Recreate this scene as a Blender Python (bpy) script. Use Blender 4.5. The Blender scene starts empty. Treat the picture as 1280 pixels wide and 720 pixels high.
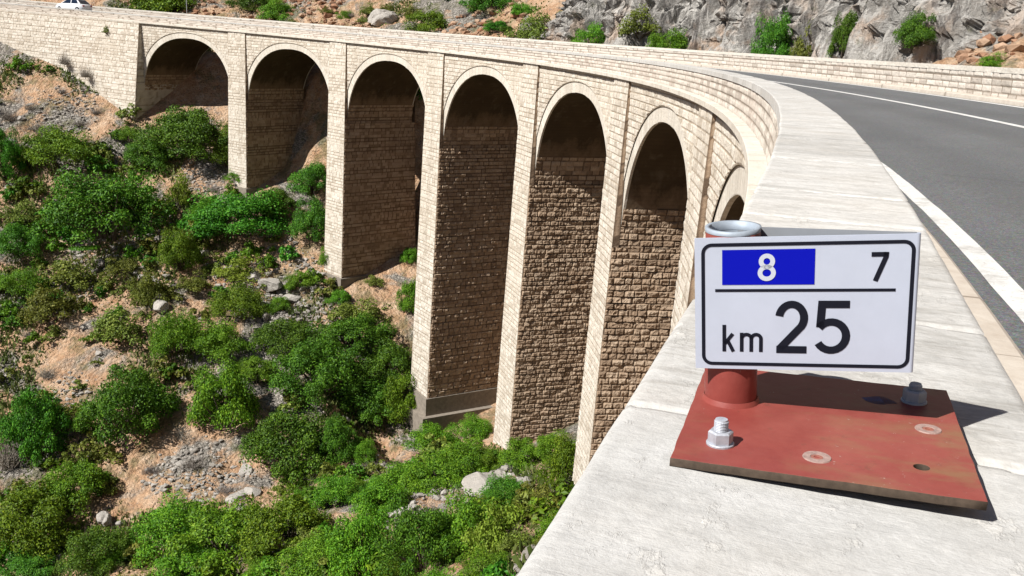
import math, random
import numpy as np

# ------------------------------------------------------------------ the curve of the road and the shape of the land
K0, K1, K2, GV = 0.009211, 9.468e-5, -7.5345e-7, 0.000225
SG = np.concatenate([np.linspace(-40, 0, 200, endpoint=False), np.linspace(0, 20, 400, endpoint=False), np.linspace(20, 190, 1021)])
def theta(s):
    s = np.asarray(s, float)
    sp = np.clip(s, 0, 152)
    t = K0*sp + K1*sp**2/2 + K2*sp**3/3
    return t + np.where(s < 0, K0*s, 0)
_th = theta(SG)
_ds = np.diff(SG)
_dx, _dy = -np.sin(_th), np.cos(_th)
AX = np.concatenate([[0], np.cumsum((_dx[1:]+_dx[:-1])/2*_ds)])
AY = np.concatenate([[0], np.cumsum((_dy[1:]+_dy[:-1])/2*_ds)])
AX -= np.interp(0, SG, AX); AY -= np.interp(0, SG, AY)
def zg(s):
    s = np.clip(np.asarray(s, float), 0, 165)
    return GV*s**2/2
def at(s, o, z):
    """bridge coordinates (along, outward, up from the coping) -> world"""
    s, o, z = np.broadcast_arrays(np.asarray(s, float), np.asarray(o, float), np.asarray(z, float))
    x = np.interp(s, SG, AX); y = np.interp(s, SG, AY); t = theta(s)
    return np.stack([x+o*np.cos(t), y+o*np.sin(t), z+zg(s)], -1)
def tang(s):
    t = theta(s); return np.stack([-np.sin(t), np.cos(t), np.zeros_like(t)], -1)
def outw(s):
    t = theta(s); return np.stack([np.cos(t), np.sin(t), np.zeros_like(t)], -1)
def to_so(x, y):
    x = np.asarray(x, float).ravel(); y = np.asarray(y, float).ravel()
    k = slice(None, None, 4)
    sx, ax, ay = SG[k], AX[k], AY[k]
    S = np.empty_like(x); O = np.empty_like(x)
    for i in range(0, len(x), 20000):
        xx, yy = x[i:i+20000, None], y[i:i+20000, None]
        j = np.argmin((xx-ax)**2+(yy-ay)**2, 1)
        s = sx[j]
        for _ in range(2):
            t = theta(s); px = np.interp(s, SG, AX); py = np.interp(s, SG, AY)
            s = np.clip(s + (x[i:i+20000]-px)*-np.sin(t)+(y[i:i+20000]-py)*np.cos(t), SG[0], SG[-1])
        t = theta(s); px = np.interp(s, SG, AX); py = np.interp(s, SG, AY)
        S[i:i+20000] = s; O[i:i+20000] = (x[i:i+20000]-px)*np.cos(t)+(y[i:i+20000]-py)*np.sin(t)
    return S, O

def hsh(i, j, seed=0):
    v = np.sin(np.asarray(i, float)*127.1+np.asarray(j, float)*311.7+seed*74.7)*43758.5453
    return v-np.floor(v)
def vnoise(x, y, seed=0):
    xi, yi = np.floor(x), np.floor(y); fx, fy = x-xi, y-yi
    fx = fx*fx*(3-2*fx); fy = fy*fy*(3-2*fy)
    a, b, c, d = hsh(xi, yi, seed), hsh(xi+1, yi, seed), hsh(xi, yi+1, seed), hsh(xi+1, yi+1, seed)
    return (a*(1-fx)+b*fx)*(1-fy)+(c*(1-fx)+d*fx)*fy
def fbm(x, y, oct=4, seed=0, ridged=False):
    t = 0; amp = .5
    for k in range(oct):
        n = vnoise(x*2**k+17.3*k, y*2**k-9.1*k, seed+k)
        if ridged: n = 1-abs(2*n-1)
        t = t+amp*n; amp *= .5
    return t
def sstep(a, b, x):
    t = np.clip((x-a)/(b-a), 0, 1); return t*t*(3-2*t)

def terrain(x, y, detail=True):
    shp = np.shape(x)
    x = np.asarray(x, float).ravel(); y = np.asarray(y, float).ravel()
    rx, ry = x+30, y-68
    v = -.64*rx-.77*ry; u = -.77*rx+.64*ry
    vv = np.clip(v, -10, 140)
    za = -29.5-.30*vv
    au = np.sqrt(u*u+4)-2
    far = au*(.36+.0029*np.minimum(au, 80)); near = au*(.12+.0067*np.minimum(au, 62))
    z = za+np.where(u > 0, far, near)
    z = z+1.3*np.exp(-((x+89)**2+(y-85)**2)/150.)
    S, O = to_so(x, y)
    D = O-8.6
    # hillside behind the viaduct
    zo = zg(S)-.6+.5*(D-9)+.012*np.clip(D-9, 0, 60)**2
    bench = sstep(44, 36, S)
    zb = zg(S)-.35+.9*np.clip(D-17, 0, 100)
    zo = zo*(1-bench)+zb*bench
    fk = sstep(94, 106, S)
    w = sstep(-4.5*fk, 9-7.5*fk, D)
    w = np.maximum(w, bench*sstep(.5, 2.5, D))
    z = z*(1-w)+zo*w
    # far flank: road runs on a cutting
    n = (fbm(x*.09, y*.09, 4, 3)-.47)*3.2
    keep = np.where((O > -4) & (O < 9), .25, 1.0)*np.where((O >= 9) & (bench > .3) & (D < 16), .12, 1)
    z = z+n*keep
    if detail:
        r = fbm(x*.35, y*.35, 4, 11, True)
        z = z+(r-.55)*1.3*keep+(fbm(x*1.3, y*1.3, 3, 23)-.44)*.5*keep
    lim = np.where((O > -3.5) & (O < 10), zg(S)-1.9-np.where(O < -.6, 1.2*np.minimum(-O-.6, 3), 0), 1e3)
    z = z-3.4*sstep(64, 69, S)*(1-sstep(81.5, 86, S))*sstep(-9, -4, O)*(1-sstep(8.5, 12, O))
    lim = np.where((S > 22) & (S < 131) & (O > -1) & (O < 8.6), np.minimum(lim, zg(S)-2.6), lim)
    lim = np.where((O > 8.6), 1e3, lim)
    z = np.minimum(z, lim)
    return z.reshape(shp)

def scree_mask(x, y):
    """where loose pale stone lies (0..1)"""
    return sstep(.50, .62, fbm(x*.055+3, y*.055, 3, 41))
CAM_H = .42
CAM = dict(f=1123.0143, F=(-0.3201, 0.9113, -0.2583), R=(0.9383, 0.3421, 0.0507))

BUSHES = [
    (-71.2, 86.7, 4.92, 5.1, 'dense', 'large dark green bush filling the foot of the leftmost arch'),
    (-74.2, 83.0, 2.85, 2.94, 'dense', 'rounded green bush on bare earth left of the leftmost arch mouth'),
    (-77.5, 83.7, 1.67, 1.64, 'mid', 'small green bush beside the grey scree under the end abutment'),
    (-65.9, 86.6, 2.13, 4.44, 'mid', 'upright green bush against the left side of the leftmost free-standing pier'),
    (-82.0, 77.9, 4.32, 3.89, 'mid', 'wide low green bush on the earthy bank below the end abutment'),
    (-85.9, 74.1, 1.95, 6.19, 'dense', 'dark bush at the left photo edge below the stony bank'),
    (-70.8, 73.2, 6.0, 7.03, 'dense', 'biggest dark green bush of the upper left slope, with earth bare above it'),
    (-80.4, 71.1, 2.22, 2.18, 'olive', 'yellowish green bush just left of the biggest bush on the upper slope'),
    (-77.6, 67.7, 2.64, 3.43, 'dense', 'shaded dark bush at the left edge, lower left of the biggest upper bush'),
    (-66.3, 78.7, 1.57, 4.18, 'pale', 'pale yellow-green wispy shrub right of the biggest upper bush'),
    (-63.6, 84.9, 1.36, 1.45, 'mid', 'small green bush on the scree under the leftmost free-standing pier'),
    (-54.9, 87.2, 2.62, 3.76, 'dense', 'dark green bush in front of the second arch, close to the tall pier'),
    (-51.8, 81.8, 2.41, 4.47, 'dense', 'dark bush left of the second free-standing pier, half way down it'),
    (-48.0, 79.1, 1.12, 2.16, 'mid', 'small round bush touching the left foot of the second free-standing pier'),
    (-59.2, 79.4, 5.34, 4.81, 'dense', 'long dark green bush band on the slope below the second arch'),
    (-63.0, 78.7, 2.34, 2.91, 'mid', 'green bush at the left end of the long dark band below the second arch'),
    (-57.3, 83.6, 2.48, 2.69, 'dense', 'bush above the long dark band, below the rubble strip of the second arch'),
    (-61.5, 72.5, 2.21, 4.25, 'mid', 'bushy green tree-like shrub standing below the pale wispy shrub'),
    (-70.5, 67.3, 3.38, 3.04, 'olive', 'broad olive bush at mid height near the left edge of the slope'),
    (-66.5, 69.6, 1.94, 1.75, 'olive', 'low olive shrub in the middle of the left slope, right of a broad olive bush'),
    (-74.0, 63.9, 2.45, 2.65, 'mid', 'green bush at the left edge above a shaded hollow'),
    (-68.8, 63.1, 2.85, 3.21, 'olive', 'olive bush below the broad olive one, near the orange earth patch'),
    (-61.3, 67.7, 1.88, 3.61, 'olive', 'thin olive bush among the grey outcrop stones at mid slope'),
    (-58.4, 70.9, 1.92, 2.05, 'olive', 'low olive bush left of the big grey outcrop'),
    (-55.7, 74.5, 2.54, 2.36, 'pale', 'greyish green wispy shrub just above the big grey outcrop'),
    (-52.7, 69.8, 2.88, 2.99, 'mid', 'spreading bright green bush below the big grey outcrop'),
    (-49.2, 75.8, 1.54, 1.82, 'mid', 'bright green bush right of the big grey outcrop'),
    (-49.9, 72.5, 1.27, 1.33, 'mid', 'tiny round green bush alone on bare soil below the grey outcrop'),
    (-44.6, 75.4, 1.12, 1.4, 'mid', 'little round bush right under the footing of the second free-standing pier'),
    (-61.2, 63.5, 2.95, 3.38, 'olive', 'olive green bush in the slope centre, right of the orange earth patch'),
    (-55.0, 63.9, 2.37, 4.3, 'mid', 'full green bush in the slope centre above the dry grey twigs'),
    (-51.0, 65.2, 2.74, 3.44, 'mid', 'full green bush in the slope centre, right-hand neighbour of another full one'),
    (-46.1, 68.5, 3.16, 3.25, 'dense', 'dark bush uphill of the thicket left of the middle pier'),
    (-40.4, 70.6, 3.92, 3.98, 'dense', 'large dark bush at the top of the thicket left of the middle pier'),
    (-41.4, 65.6, 3.46, 4.84, 'dense', 'large dark bush at the left end of the thicket beside the middle pier'),
    (-37.1, 70.7, 3.07, 3.71, 'dense', 'dark bush of the thicket leaning against the left face of the middle pier'),
    (-34.1, 69.0, 2.27, 4.55, 'mid', 'bright green bush at the foot of the middle pier, left of its stepped footing'),
    (-37.5, 67.7, 2.86, 3.87, 'dense', 'dark bush at the lower end of the thicket beside the middle pier'),
    (-42.6, 78.7, 1.22, 1.11, 'olive', 'small olive shrub on the rubble between the second and third piers'),
    (-41.6, 74.1, 2.89, 2.6, 'olive', 'olive scrub patch of a bush below the second free-standing pier'),
    (-37.4, 76.4, 1.26, 3.62, 'mid', 'green bush hugging the left edge of the middle pier above the thicket'),
    (-40.6, 82.9, 1.13, 1.48, 'mid', 'small bush at the shadowed foot inside the third arch'),
    (-54.1, 56.5, 3.93, 5.62, 'dense', 'large green bush with long shadow left of the pale scree fan'),
    (-46.4, 59.4, 2.9, 6.08, 'mid', 'tall bright bush standing alone at the top of the pale scree fan'),
    (-38.5, 57.6, 3.74, 5.35, 'dense', 'large dark bush right of the pale scree fan'),
    (-46.7, 64.3, 1.96, 2.43, 'mid', 'green bush uphill of the lone tall bush over the scree fan'),
    (-60.0, 51.8, 2.56, 6.46, 'dense', 'dark bush at the left edge below the orange earth patch'),
    (-60.2, 54.7, 1.8, 2.22, 'olive', 'olive bush beside the lower end of the orange earth patch'),
    (-53.6, 49.6, 2.69, 3.17, 'mid', 'green bush in the lower left, touching the large bush beside the scree fan'),
    (-54.1, 46.8, 3.48, 4.38, 'mid', 'wide green bush in the lower left corner area with shadowed earth below'),
    (-61.1, 50.4, 1.4, 3.72, 'dry', 'grey leafless thorny shrub at the left photo edge'),
    (-41.8, 47.2, 3.04, 3.47, 'mid', 'light green bush right below the pale scree fan'),
    (-35.2, 44.9, 3.76, 4.18, 'mid', 'broad leafy bush at the bottom below the scree fan'),
    (-30.5, 45.2, 3.07, 3.72, 'mid', 'leafy bush at the bottom, between two equally leafy ones under the scree'),
    (-23.8, 38.5, 2.45, 2.57, 'mid', 'leafy bush cut by the bottom photo edge left of the pale boulder ridge'),
    (-45.6, 44.3, 2.42, 2.85, 'dense', 'shaded bush at the bottom left beside a pale stone patch'),
    (-36.0, 42.2, 2.63, 2.37, 'mid', 'bush cut by the bottom photo edge, below the broad leafy one'),
    (-51.7, 43.6, 2.19, 1.97, 'dense', 'dark bush cut by the bottom left photo corner'),
    (-35.0, 58.6, 1.69, 3.91, 'dense', 'dark narrow bush beside the pale gravel gully'),
    (-32.4, 58.6, 1.03, 1.87, 'mid', 'small round bush alone on the pale gravel gully'),
    (-31.1, 52.1, 1.82, 2.35, 'mid', 'green bush at the lower left rim of the gravel gully'),
    (-29.3, 65.5, 2.49, 2.24, 'mid', 'low green bush in front of the stepped footing of the middle pier'),
    (-26.3, 66.6, 1.8, 1.99, 'mid', 'low green bush between the stepped footing and the next pier'),
    (-20.8, 52.5, 2.31, 2.38, 'mid', 'green bush in front of the left corner of the widest lit pier'),
    (-16.7, 51.7, 1.69, 2.03, 'mid', 'green bush at the foot of the lit rough stone face of the fourth pier'),
    (-11.9, 44.1, 1.29, 3.21, 'mid', 'tall bush squeezed between the last two visible piers and the parapet'),
    (-21.5, 49.2, 2.42, 2.19, 'mid', 'bushy bank plant left of the flat pale boulder'),
    (-24.2, 50.1, 2.28, 2.26, 'mid', 'bright bush on the bank, uphill of the pale boulder ridge'),
    (-23.5, 44.8, 2.08, 2.38, 'mid', 'bright bush on the bank left of the pale boulder ridge'),
    (-21.2, 38.0, 1.82, 3.64, 'mid', 'big leafy bush at the bottom below the pale boulder ridge'),
    (-16.3, 35.6, 2.04, 3.85, 'dense', 'big dark leafy bush at the bottom, right of the boulder ridge'),
    (-14.5, 36.5, 1.81, 3.46, 'mid', 'big leafy bush at the bottom in the middle of the near bank'),
    (-12.1, 34.9, 1.52, 2.89, 'pale', 'bright yellow-green bush on the near bank beside the parapet edge'),
    (-12.3, 41.1, 1.52, 1.37, 'olive', 'yellow-green grassy bush on the near bank under the parapet'),
    (-11.9, 32.3, 1.25, 1.39, 'mid', 'bush cut by the bottom photo edge beside the parapet'),
    (-17.4, 35.6, 1.27, 1.4, 'mid', 'bush cut by the bottom photo edge right of the boulder ridge'),
    (-14.5, 51.4, 1.6, 1.65, 'mid', 'bush along the foot of the lit rough stone face, at its right-hand end'),
]
BACK_BUSHES = [
    (-47.2, 99.8, 1.6, 2.45, 1.6, 'mid', 'low green bush above the parapet, leftmost of the row along the far road edge'),
    (-31.6, 94.1, 1.5, 2.55, 1.87, 'olive', 'olive bush above the far parapet under the red scree'),
    (-23.7, 87.9, 1.2, 1.87, 0.86, 'mid', 'flat green bush above the far parapet, right of the olive one'),
    (-14.7, 78.1, 1.1, 1.75, 1.21, 'mid', 'green bush above the far parapet left of the grey crag'),
    (-5.1, 67.8, 1.6, 1.18, 2.69, 'dense', 'dark ivy-like bush hanging in the cleft of the grey crag'),
    (-3.2, 65.4, 1.2, 0.97, 2.58, 'olive', 'olive shrub at the crag foot right beside the dark hanging bush'),
    (-0.6, 61.8, 2.3, 0.7, 2.19, 'dense', 'dark shrub growing in the right-hand cleft of the crag'),
    (3.1, 56.1, 2.5, 1.01, 1.41, 'dense', 'dark green shrub on the shoulder at the right end of the crag'),
    (6.1, 63.4, 3.4, 1.13, 1.47, 'mid', 'green bush high on the slope just left of the top right photo corner'),
    (6.7, 50.5, 0.6, 0.66, 0.58, 'mid', 'small green bush on the gravel pull-off at the right end of the far parapet'),
    (-73.6, 108.8, 2.5, 2.39, 1.85, 'mid', 'green bush on the hillside above the second arch'),
    (-92.9, 108.7, 2.9, 4.79, 2.05, 'mid', 'wide green bush on the hillside above the leftmost arch'),
    (-79.1, 110.7, 3.6, 2.9, 1.79, 'dense', 'dark bush at the top photo edge above the second arch'),
    (-40.5, 102.1, 4.4, 2.52, 1.68, 'dense', 'dark bush at the top photo edge above the middle of the viaduct'),
    (7.8, 57.8, 3.4, 1.1, 0.88, 'mid', 'green bush at the top right photo corner above orange earth'),
    (-28.2, 96.2, 3.6, 1.79, 1.88, 'olive', 'olive shrub on the scree slope left of the crag'),
    (-63.3, 108.1, 2.8, 1.16, 1.05, 'mid', 'small bush on the orange bank above the third arch'),
    (-17.9, 81.0, 3.2, 1.61, 1.82, 'olive', 'olive shrub at the left foot of the grey crag'),
]
BOULDERS = [
    (-52.6, 74.9, 1.97, 1.51, 1.31, 500, 'large grey limestone outcrop boulder among bushes at mid slope', 0.0),
    (-54.2, 74.9, 1.08, 0.82, 0.81, 501, 'smaller grey outcrop boulder touching the left of the large mid slope one', 1.7),
    (-49.5, 74.7, 1.15, 0.88, 0.6, 502, 'flat grey slab of rock below right of the large mid slope outcrop', 0.4),
    (-18.0, 47.8, 1.76, 1.34, 0.5, 503, 'long flat pale boulder on the near bank under the tall piers', 2.1),
    (-21.5, 44.1, 1.06, 0.81, 0.78, 504, 'pale pointed boulder on the near bank left of the long flat one', 0.8),
    (-59.5, 67.1, 1.28, 0.98, 0.86, 505, 'grey rock knob among thin olive bushes at mid slope', 2.5),
    (-40.6, 53.5, 1.32, 1.01, 0.55, 506, 'flat pale ledge at the lower right of the pale scree fan', 1.2),
    (-49.8, 48.8, 1.03, 0.79, 0.85, 507, 'pale slanting slab at the lower left beside a shaded bush', 2.9),
    (-50.8, 45.0, 1.52, 1.16, 0.67, 508, 'pale flat rock near the bottom left photo corner', 1.6),
    (-55.2, 103.5, 2.51, 1.92, 1.6, 509, 'big pale grey rock block on the hillside above the third arch', 0.3),
]
SUN_EL, SUN_S, SKY_S, EXPO = 46, 5.0, .05, .62

# ------------------------------------------------------------------ Blender side
import bpy, bmesh
from mathutils import Vector, Matrix
R = math.radians
scene = bpy.context.scene
COL = scene.collection
rnd = random.Random(7)

def link(o, parent=None):
    COL.objects.link(o)
    if parent is not None: o.parent = parent
    return o
def tag(o, label=None, cat=None, group=None, kind=None):
    if label: o['label'] = label
    if cat: o['category'] = cat
    if group: o['group'] = group
    if kind: o['kind'] = kind
    return o
def empty(name, loc=(0, 0, 0)):
    o = bpy.data.objects.new(name, None); o.location = loc; o.empty_display_size = .3
    return link(o)

class MB:
    """collects vertices and faces of one mesh"""
    def __init__(s): s.v = []; s.f = []; s.n = 0; s.att = {}; s.tones = []; s.uvs = []; s.sm = []
    def add(s, v, f, tone=None, uv=None):
        v = np.asarray(v, float).reshape(-1, 3); s.v.append(v)
        s.f.extend([tuple(i+s.n for i in q) for q in f] if not isinstance(f, np.ndarray) else [f+s.n])
        s.tones.append(np.full(len(v), .5) if tone is None else np.broadcast_to(np.asarray(tone, float).ravel(), (len(v),)))
        s.uvs.append(np.zeros((len(v), 2)) if uv is None else np.asarray(uv, float).reshape(-1, 2))
        s.n += len(v)
    def grid(s, P, tone=None, uv=None, flip=False, wrap=False):
        nv, nu = P.shape[:2]
        idx = np.arange(nv*nu).reshape(nv, nu)
        if wrap: idx = np.concatenate([idx, idx[:, :1]], 1)
        a, b, c, d = idx[:-1, :-1], idx[:-1, 1:], idx[1:, 1:], idx[1:, :-1]
        q = np.stack([a, b, c, d] if not flip else [a, d, c, b], -1).reshape(-1, 4)
        s.add(P, q, tone, uv)
    def box(s, c, sz, M=None):
        x, y, z = [k/2 for k in sz]
        v = np.array([(-x,-y,-z),(x,-y,-z),(x,y,-z),(-x,y,-z),(-x,-y,z),(x,-y,z),(x,y,z),(-x,y,z)])
        if M is not None: v = v@np.array(M.to_3x3()).T
        s.add(v+np.array(c), [(0,3,2,1),(4,5,6,7),(0,1,5,4),(1,2,6,5),(2,3,7,6),(3,0,4,7)])
    def tube(s, pts, rad, n=8, cap=True):
        pts = [Vector(p) for p in pts]; rad = rad if hasattr(rad, '__len__') else [rad]*len(pts)
        V = []
        for i, p in enumerate(pts):
            t = (pts[min(i+1, len(pts)-1)]-pts[max(i-1, 0)]).normalized()
            a = t.orthogonal().normalized() if i == 0 else (a-t*a.dot(t)).normalized()
            b = t.cross(a)
            for k in range(n):
                w = 2*math.pi*k/n; V.append(p+(a*math.cos(w)+b*math.sin(w))*rad[i])
        F = [(i*n+k, i*n+(k+1) % n, (i+1)*n+(k+1) % n, (i+1)*n+k) for i in range(len(pts)-1) for k in range(n)]
        if cap: F += [tuple(range(n))[::-1], tuple(range((len(pts)-1)*n, len(pts)*n))]
        s.add([tuple(v) for v in V], F)
    def lathe(s, prof, M, n=24):
        """profile (r,z) spun about local z, placed by matrix M"""
        V = []
        for r, z in prof:
            for k in range(n):
                w = 2*math.pi*k/n; V.append(tuple(M@Vector((r*math.cos(w), r*math.sin(w), z))))
        F = [(i*n+k, i*n+(k+1) % n, (i+1)*n+(k+1) % n, (i+1)*n+k) for i in range(len(prof)-1) for k in range(n)]
        s.add(V, F)
    def build(s, name, mat, parent=None, smooth=False):
        me = bpy.data.meshes.new(name)
        V = np.concatenate(s.v) if s.v else np.zeros((0, 3))
        tups = [f for f in s.f if not isinstance(f, np.ndarray)]; arrs = [f for f in s.f if isinstance(f, np.ndarray)]
        flat = []; tot = []
        if arrs:
            A = np.concatenate([a.ravel() for a in arrs]); flat.append(A)
            for a in arrs: tot.append(np.full(len(a), a.shape[1]))
        if tups:
            flat.append(np.array([i for f in tups for i in f])); tot.append(np.array([len(f) for f in tups]))
        flat = np.concatenate(flat).astype(np.int32); tot = np.concatenate(tot).astype(np.int32)
        me.vertices.add(len(V)); me.vertices.foreach_set('co', V.astype(np.float32).ravel())
        me.loops.add(len(flat)); me.loops.foreach_set('vertex_index', flat)
        me.polygons.add(len(tot))
        st = np.concatenate([[0], np.cumsum(tot)[:-1]]).astype(np.int32)
        me.polygons.foreach_set('loop_start', st); me.polygons.foreach_set('loop_total', tot)
        me.polygons.foreach_set('use_smooth', np.full(len(tot), bool(smooth)))
        me.update(calc_edges=True)
        a = me.attributes.new('tone', 'FLOAT', 'POINT'); a.data.foreach_set('value', np.concatenate(s.tones).astype(np.float32))
        uv = me.uv_layers.new(name='uv'); U = np.concatenate(s.uvs).astype(np.float32)
        uv.data.foreach_set('uv', U[flat].ravel())
        me.materials.append(mat)
        return link(bpy.data.objects.new(name, me), parent)

# ------------------------------------------------------------------ materials
class NT:
    def __init__(s, name):
        s.m = bpy.data.materials.new(name); s.m.use_nodes = True; s.t = s.m.node_tree; s.t.nodes.clear()
        s.out = s.n('ShaderNodeOutputMaterial'); s.p = s.n('ShaderNodeBsdfPrincipled'); s.l(s.p.outputs[0], s.out.inputs[0])
        s.p.inputs['Specular IOR Level'].default_value = .25
    def n(s, typ, **k):
        x = s.t.nodes.new(typ)
        for a, b in k.items(): setattr(x, a, b)
        return x
    def l(s, a, b): s.t.links.new(a, b)
    def coord(s, what='Object'): return s.n('ShaderNodeTexCoord').outputs[what]
    def mapping(s, vec, scale):
        m = s.n('ShaderNodeMapping'); m.inputs['Scale'].default_value = scale; s.l(vec, m.inputs['Vector']); return m.outputs[0]
    def noise(s, vec, scale, detail=4, rough=.55, dist=0):
        x = s.n('ShaderNodeTexNoise'); x.inputs['Scale'].default_value = scale; x.inputs['Detail'].default_value = detail
        x.inputs['Roughness'].default_value = rough; x.inputs['Distortion'].default_value = dist
        if vec is not None: s.l(vec, x.inputs['Vector'])
        return x.outputs['Fac']
    def voro(s, vec, scale, feature='F1', out='Distance'):
        x = s.n('ShaderNodeTexVoronoi', feature=feature); x.inputs['Scale'].default_value = scale
        if vec is not None: s.l(vec, x.inputs['Vector'])
        return x.outputs[out]
    def ramp(s, fac, stops, interp='LINEAR'):
        r = s.n('ShaderNodeValToRGB'); r.color_ramp.interpolation = interp; e = r.color_ramp.elements
        while len(e) < len(stops): e.new(.5)
        for i, (p, c) in enumerate(stops):
            e[i].position = p; c = c if hasattr(c, '__len__') else (c, c, c); e[i].color = (*c, 1)
        s.l(fac, r.inputs[0]); return r.outputs[0]
    def attr(s, name): return s.n('ShaderNodeAttribute', attribute_name=name).outputs['Fac']
    def mix(s, fac, a, b, mode='MIX'):
        x = s.n('ShaderNodeMix', data_type='RGBA', blend_type=mode)
        for v, i in ((fac, 0), (a, 6), (b, 7)):
            if hasattr(v, 'is_output'): s.l(v, x.inputs[i])
            elif i == 0: x.inputs[0].default_value = v
            else: x.inputs[i].default_value = (*v, 1)
        return x.outputs[2]
    def math(s, op, a, b=0.0):
        x = s.n('ShaderNodeMath', operation=op)
        for v, i in ((a, 0), (b, 1)):
            if hasattr(v, 'is_output'): s.l(v, x.inputs[i])
            else: x.inputs[i].default_value = v
        return x.outputs[0]
    def bump(s, h, strength, dist, prev=None):
        b = s.n('ShaderNodeBump'); b.inputs['Strength'].default_value = strength; b.inputs['Distance'].default_value = dist
        s.l(h, b.inputs['Height'])
        if prev is not None: s.l(prev, b.inputs['Normal'])
        return b.outputs[0]
    def done(s, col, rough=.85, normal=None, **k):
        if hasattr(col, 'is_output'): s.l(col, s.p.inputs['Base Color'])
        else: s.p.inputs['Base Color'].default_value = (*col, 1)
        if hasattr(rough, 'is_output'): s.l(rough, s.p.inputs['Roughness'])
        else: s.p.inputs['Roughness'].default_value = rough
        if normal is not None: s.l(normal, s.p.inputs['Normal'])
        for a, b in k.items(): s.p.inputs[a].default_value = b
        return s.m

def stone_mat(name, dark, mid, light, grime, bscale=5):
    t = NT(name); c = t.coord()
    tone = t.attr('tone')
    col = t.ramp(tone, [(0, dark), (.45, mid), (1, light)])
    big = t.ramp(t.noise(c, .23, 5, .6), [(.38, 0), (.68, 1)])
    col = t.mix(t.math('MULTIPLY', big, .45), col, grime)
    drip = t.ramp(t.noise(t.mapping(c, (1.1, 1.1, .08)), 1.0, 4, .6), [(.55, 0), (.75, 1)])
    col = t.mix(t.math('MULTIPLY', drip, .45), col, (grime[0]*.62, grime[1]*.60, grime[2]*.57))
    lime = t.ramp(t.noise(t.mapping(c, (1.7, 1.7, .11)), 1.0, 5, .65), [(.60, 0), (.74, 1)])
    col = t.mix(t.math('MULTIPLY', lime, .35), col, (min(.72, light[0]*1.12), min(.70, light[1]*1.14), min(.66, light[2]*1.2)))
    fine = t.noise(c, 9, 5, .65)
    col = t.mix(.35, col, t.ramp(fine, [(.3, .45), (.7, 1.0)]), 'MULTIPLY')
    h = t.math('ADD', t.noise(c, bscale, 6, .7), t.math('MULTIPLY', t.noise(c, bscale*5, 3, .6), .35))
    return t.done(col, .9, t.bump(h, .55, .09))
M = {}
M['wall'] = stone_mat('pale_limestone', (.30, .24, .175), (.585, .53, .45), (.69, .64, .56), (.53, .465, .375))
M['pier'] = stone_mat('shade_darkened_brown_limestone', (.11, .075, .05), (.37, .265, .18), (.50, .39, .285), (.28, .195, .13))  # pier sides: brown stone, its colour darkened to stand in for shade
M['ring'] = stone_mat('dressed_limestone', (.42, .38, .32), (.60, .555, .48), (.68, .635, .56), (.53, .475, .40), 3)
def parapet_mat():
    t = NT('parapet_stone'); c = t.coord(); tone = t.attr('tone')
    col = t.ramp(tone, [(0, (.22, .18, .14)), (.40, (.56, .505, .44)), (1, (.66, .605, .53))])
    pk = t.ramp(t.noise(c, .8, 5, .6), [(.45, 0), (.7, 1)])
    col = t.mix(t.math('MULTIPLY', pk, .35), col, (.47, .37, .31))
    col = t.mix(.35, col, t.ramp(t.noise(c, 14, 4, .65), [(.3, .5), (.7, 1.0)]), 'MULTIPLY')
    return t.done(col, .9, t.bump(t.noise(c, 12, 5, .7), .5, .04))
M['parapet'] = parapet_mat()
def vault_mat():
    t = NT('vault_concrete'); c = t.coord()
    col = t.ramp(t.noise(c, .5, 5, .6), [(.3, (.045, .030, .016)), (.7, (.075, .053, .030))])  # brown concrete, darkened further in colour for the shade inside the barrel
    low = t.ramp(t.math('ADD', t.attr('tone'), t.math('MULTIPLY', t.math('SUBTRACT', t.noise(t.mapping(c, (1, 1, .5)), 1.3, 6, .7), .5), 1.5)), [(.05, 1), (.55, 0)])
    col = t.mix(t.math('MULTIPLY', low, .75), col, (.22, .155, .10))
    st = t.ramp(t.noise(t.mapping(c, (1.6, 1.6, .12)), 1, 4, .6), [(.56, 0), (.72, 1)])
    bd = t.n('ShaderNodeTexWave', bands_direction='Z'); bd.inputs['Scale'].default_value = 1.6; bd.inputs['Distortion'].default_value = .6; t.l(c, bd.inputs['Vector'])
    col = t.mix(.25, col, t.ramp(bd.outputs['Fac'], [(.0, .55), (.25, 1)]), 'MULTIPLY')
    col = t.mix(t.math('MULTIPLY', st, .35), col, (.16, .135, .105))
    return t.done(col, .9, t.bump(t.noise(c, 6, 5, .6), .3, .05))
M['vault'] = vault_mat()
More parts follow.
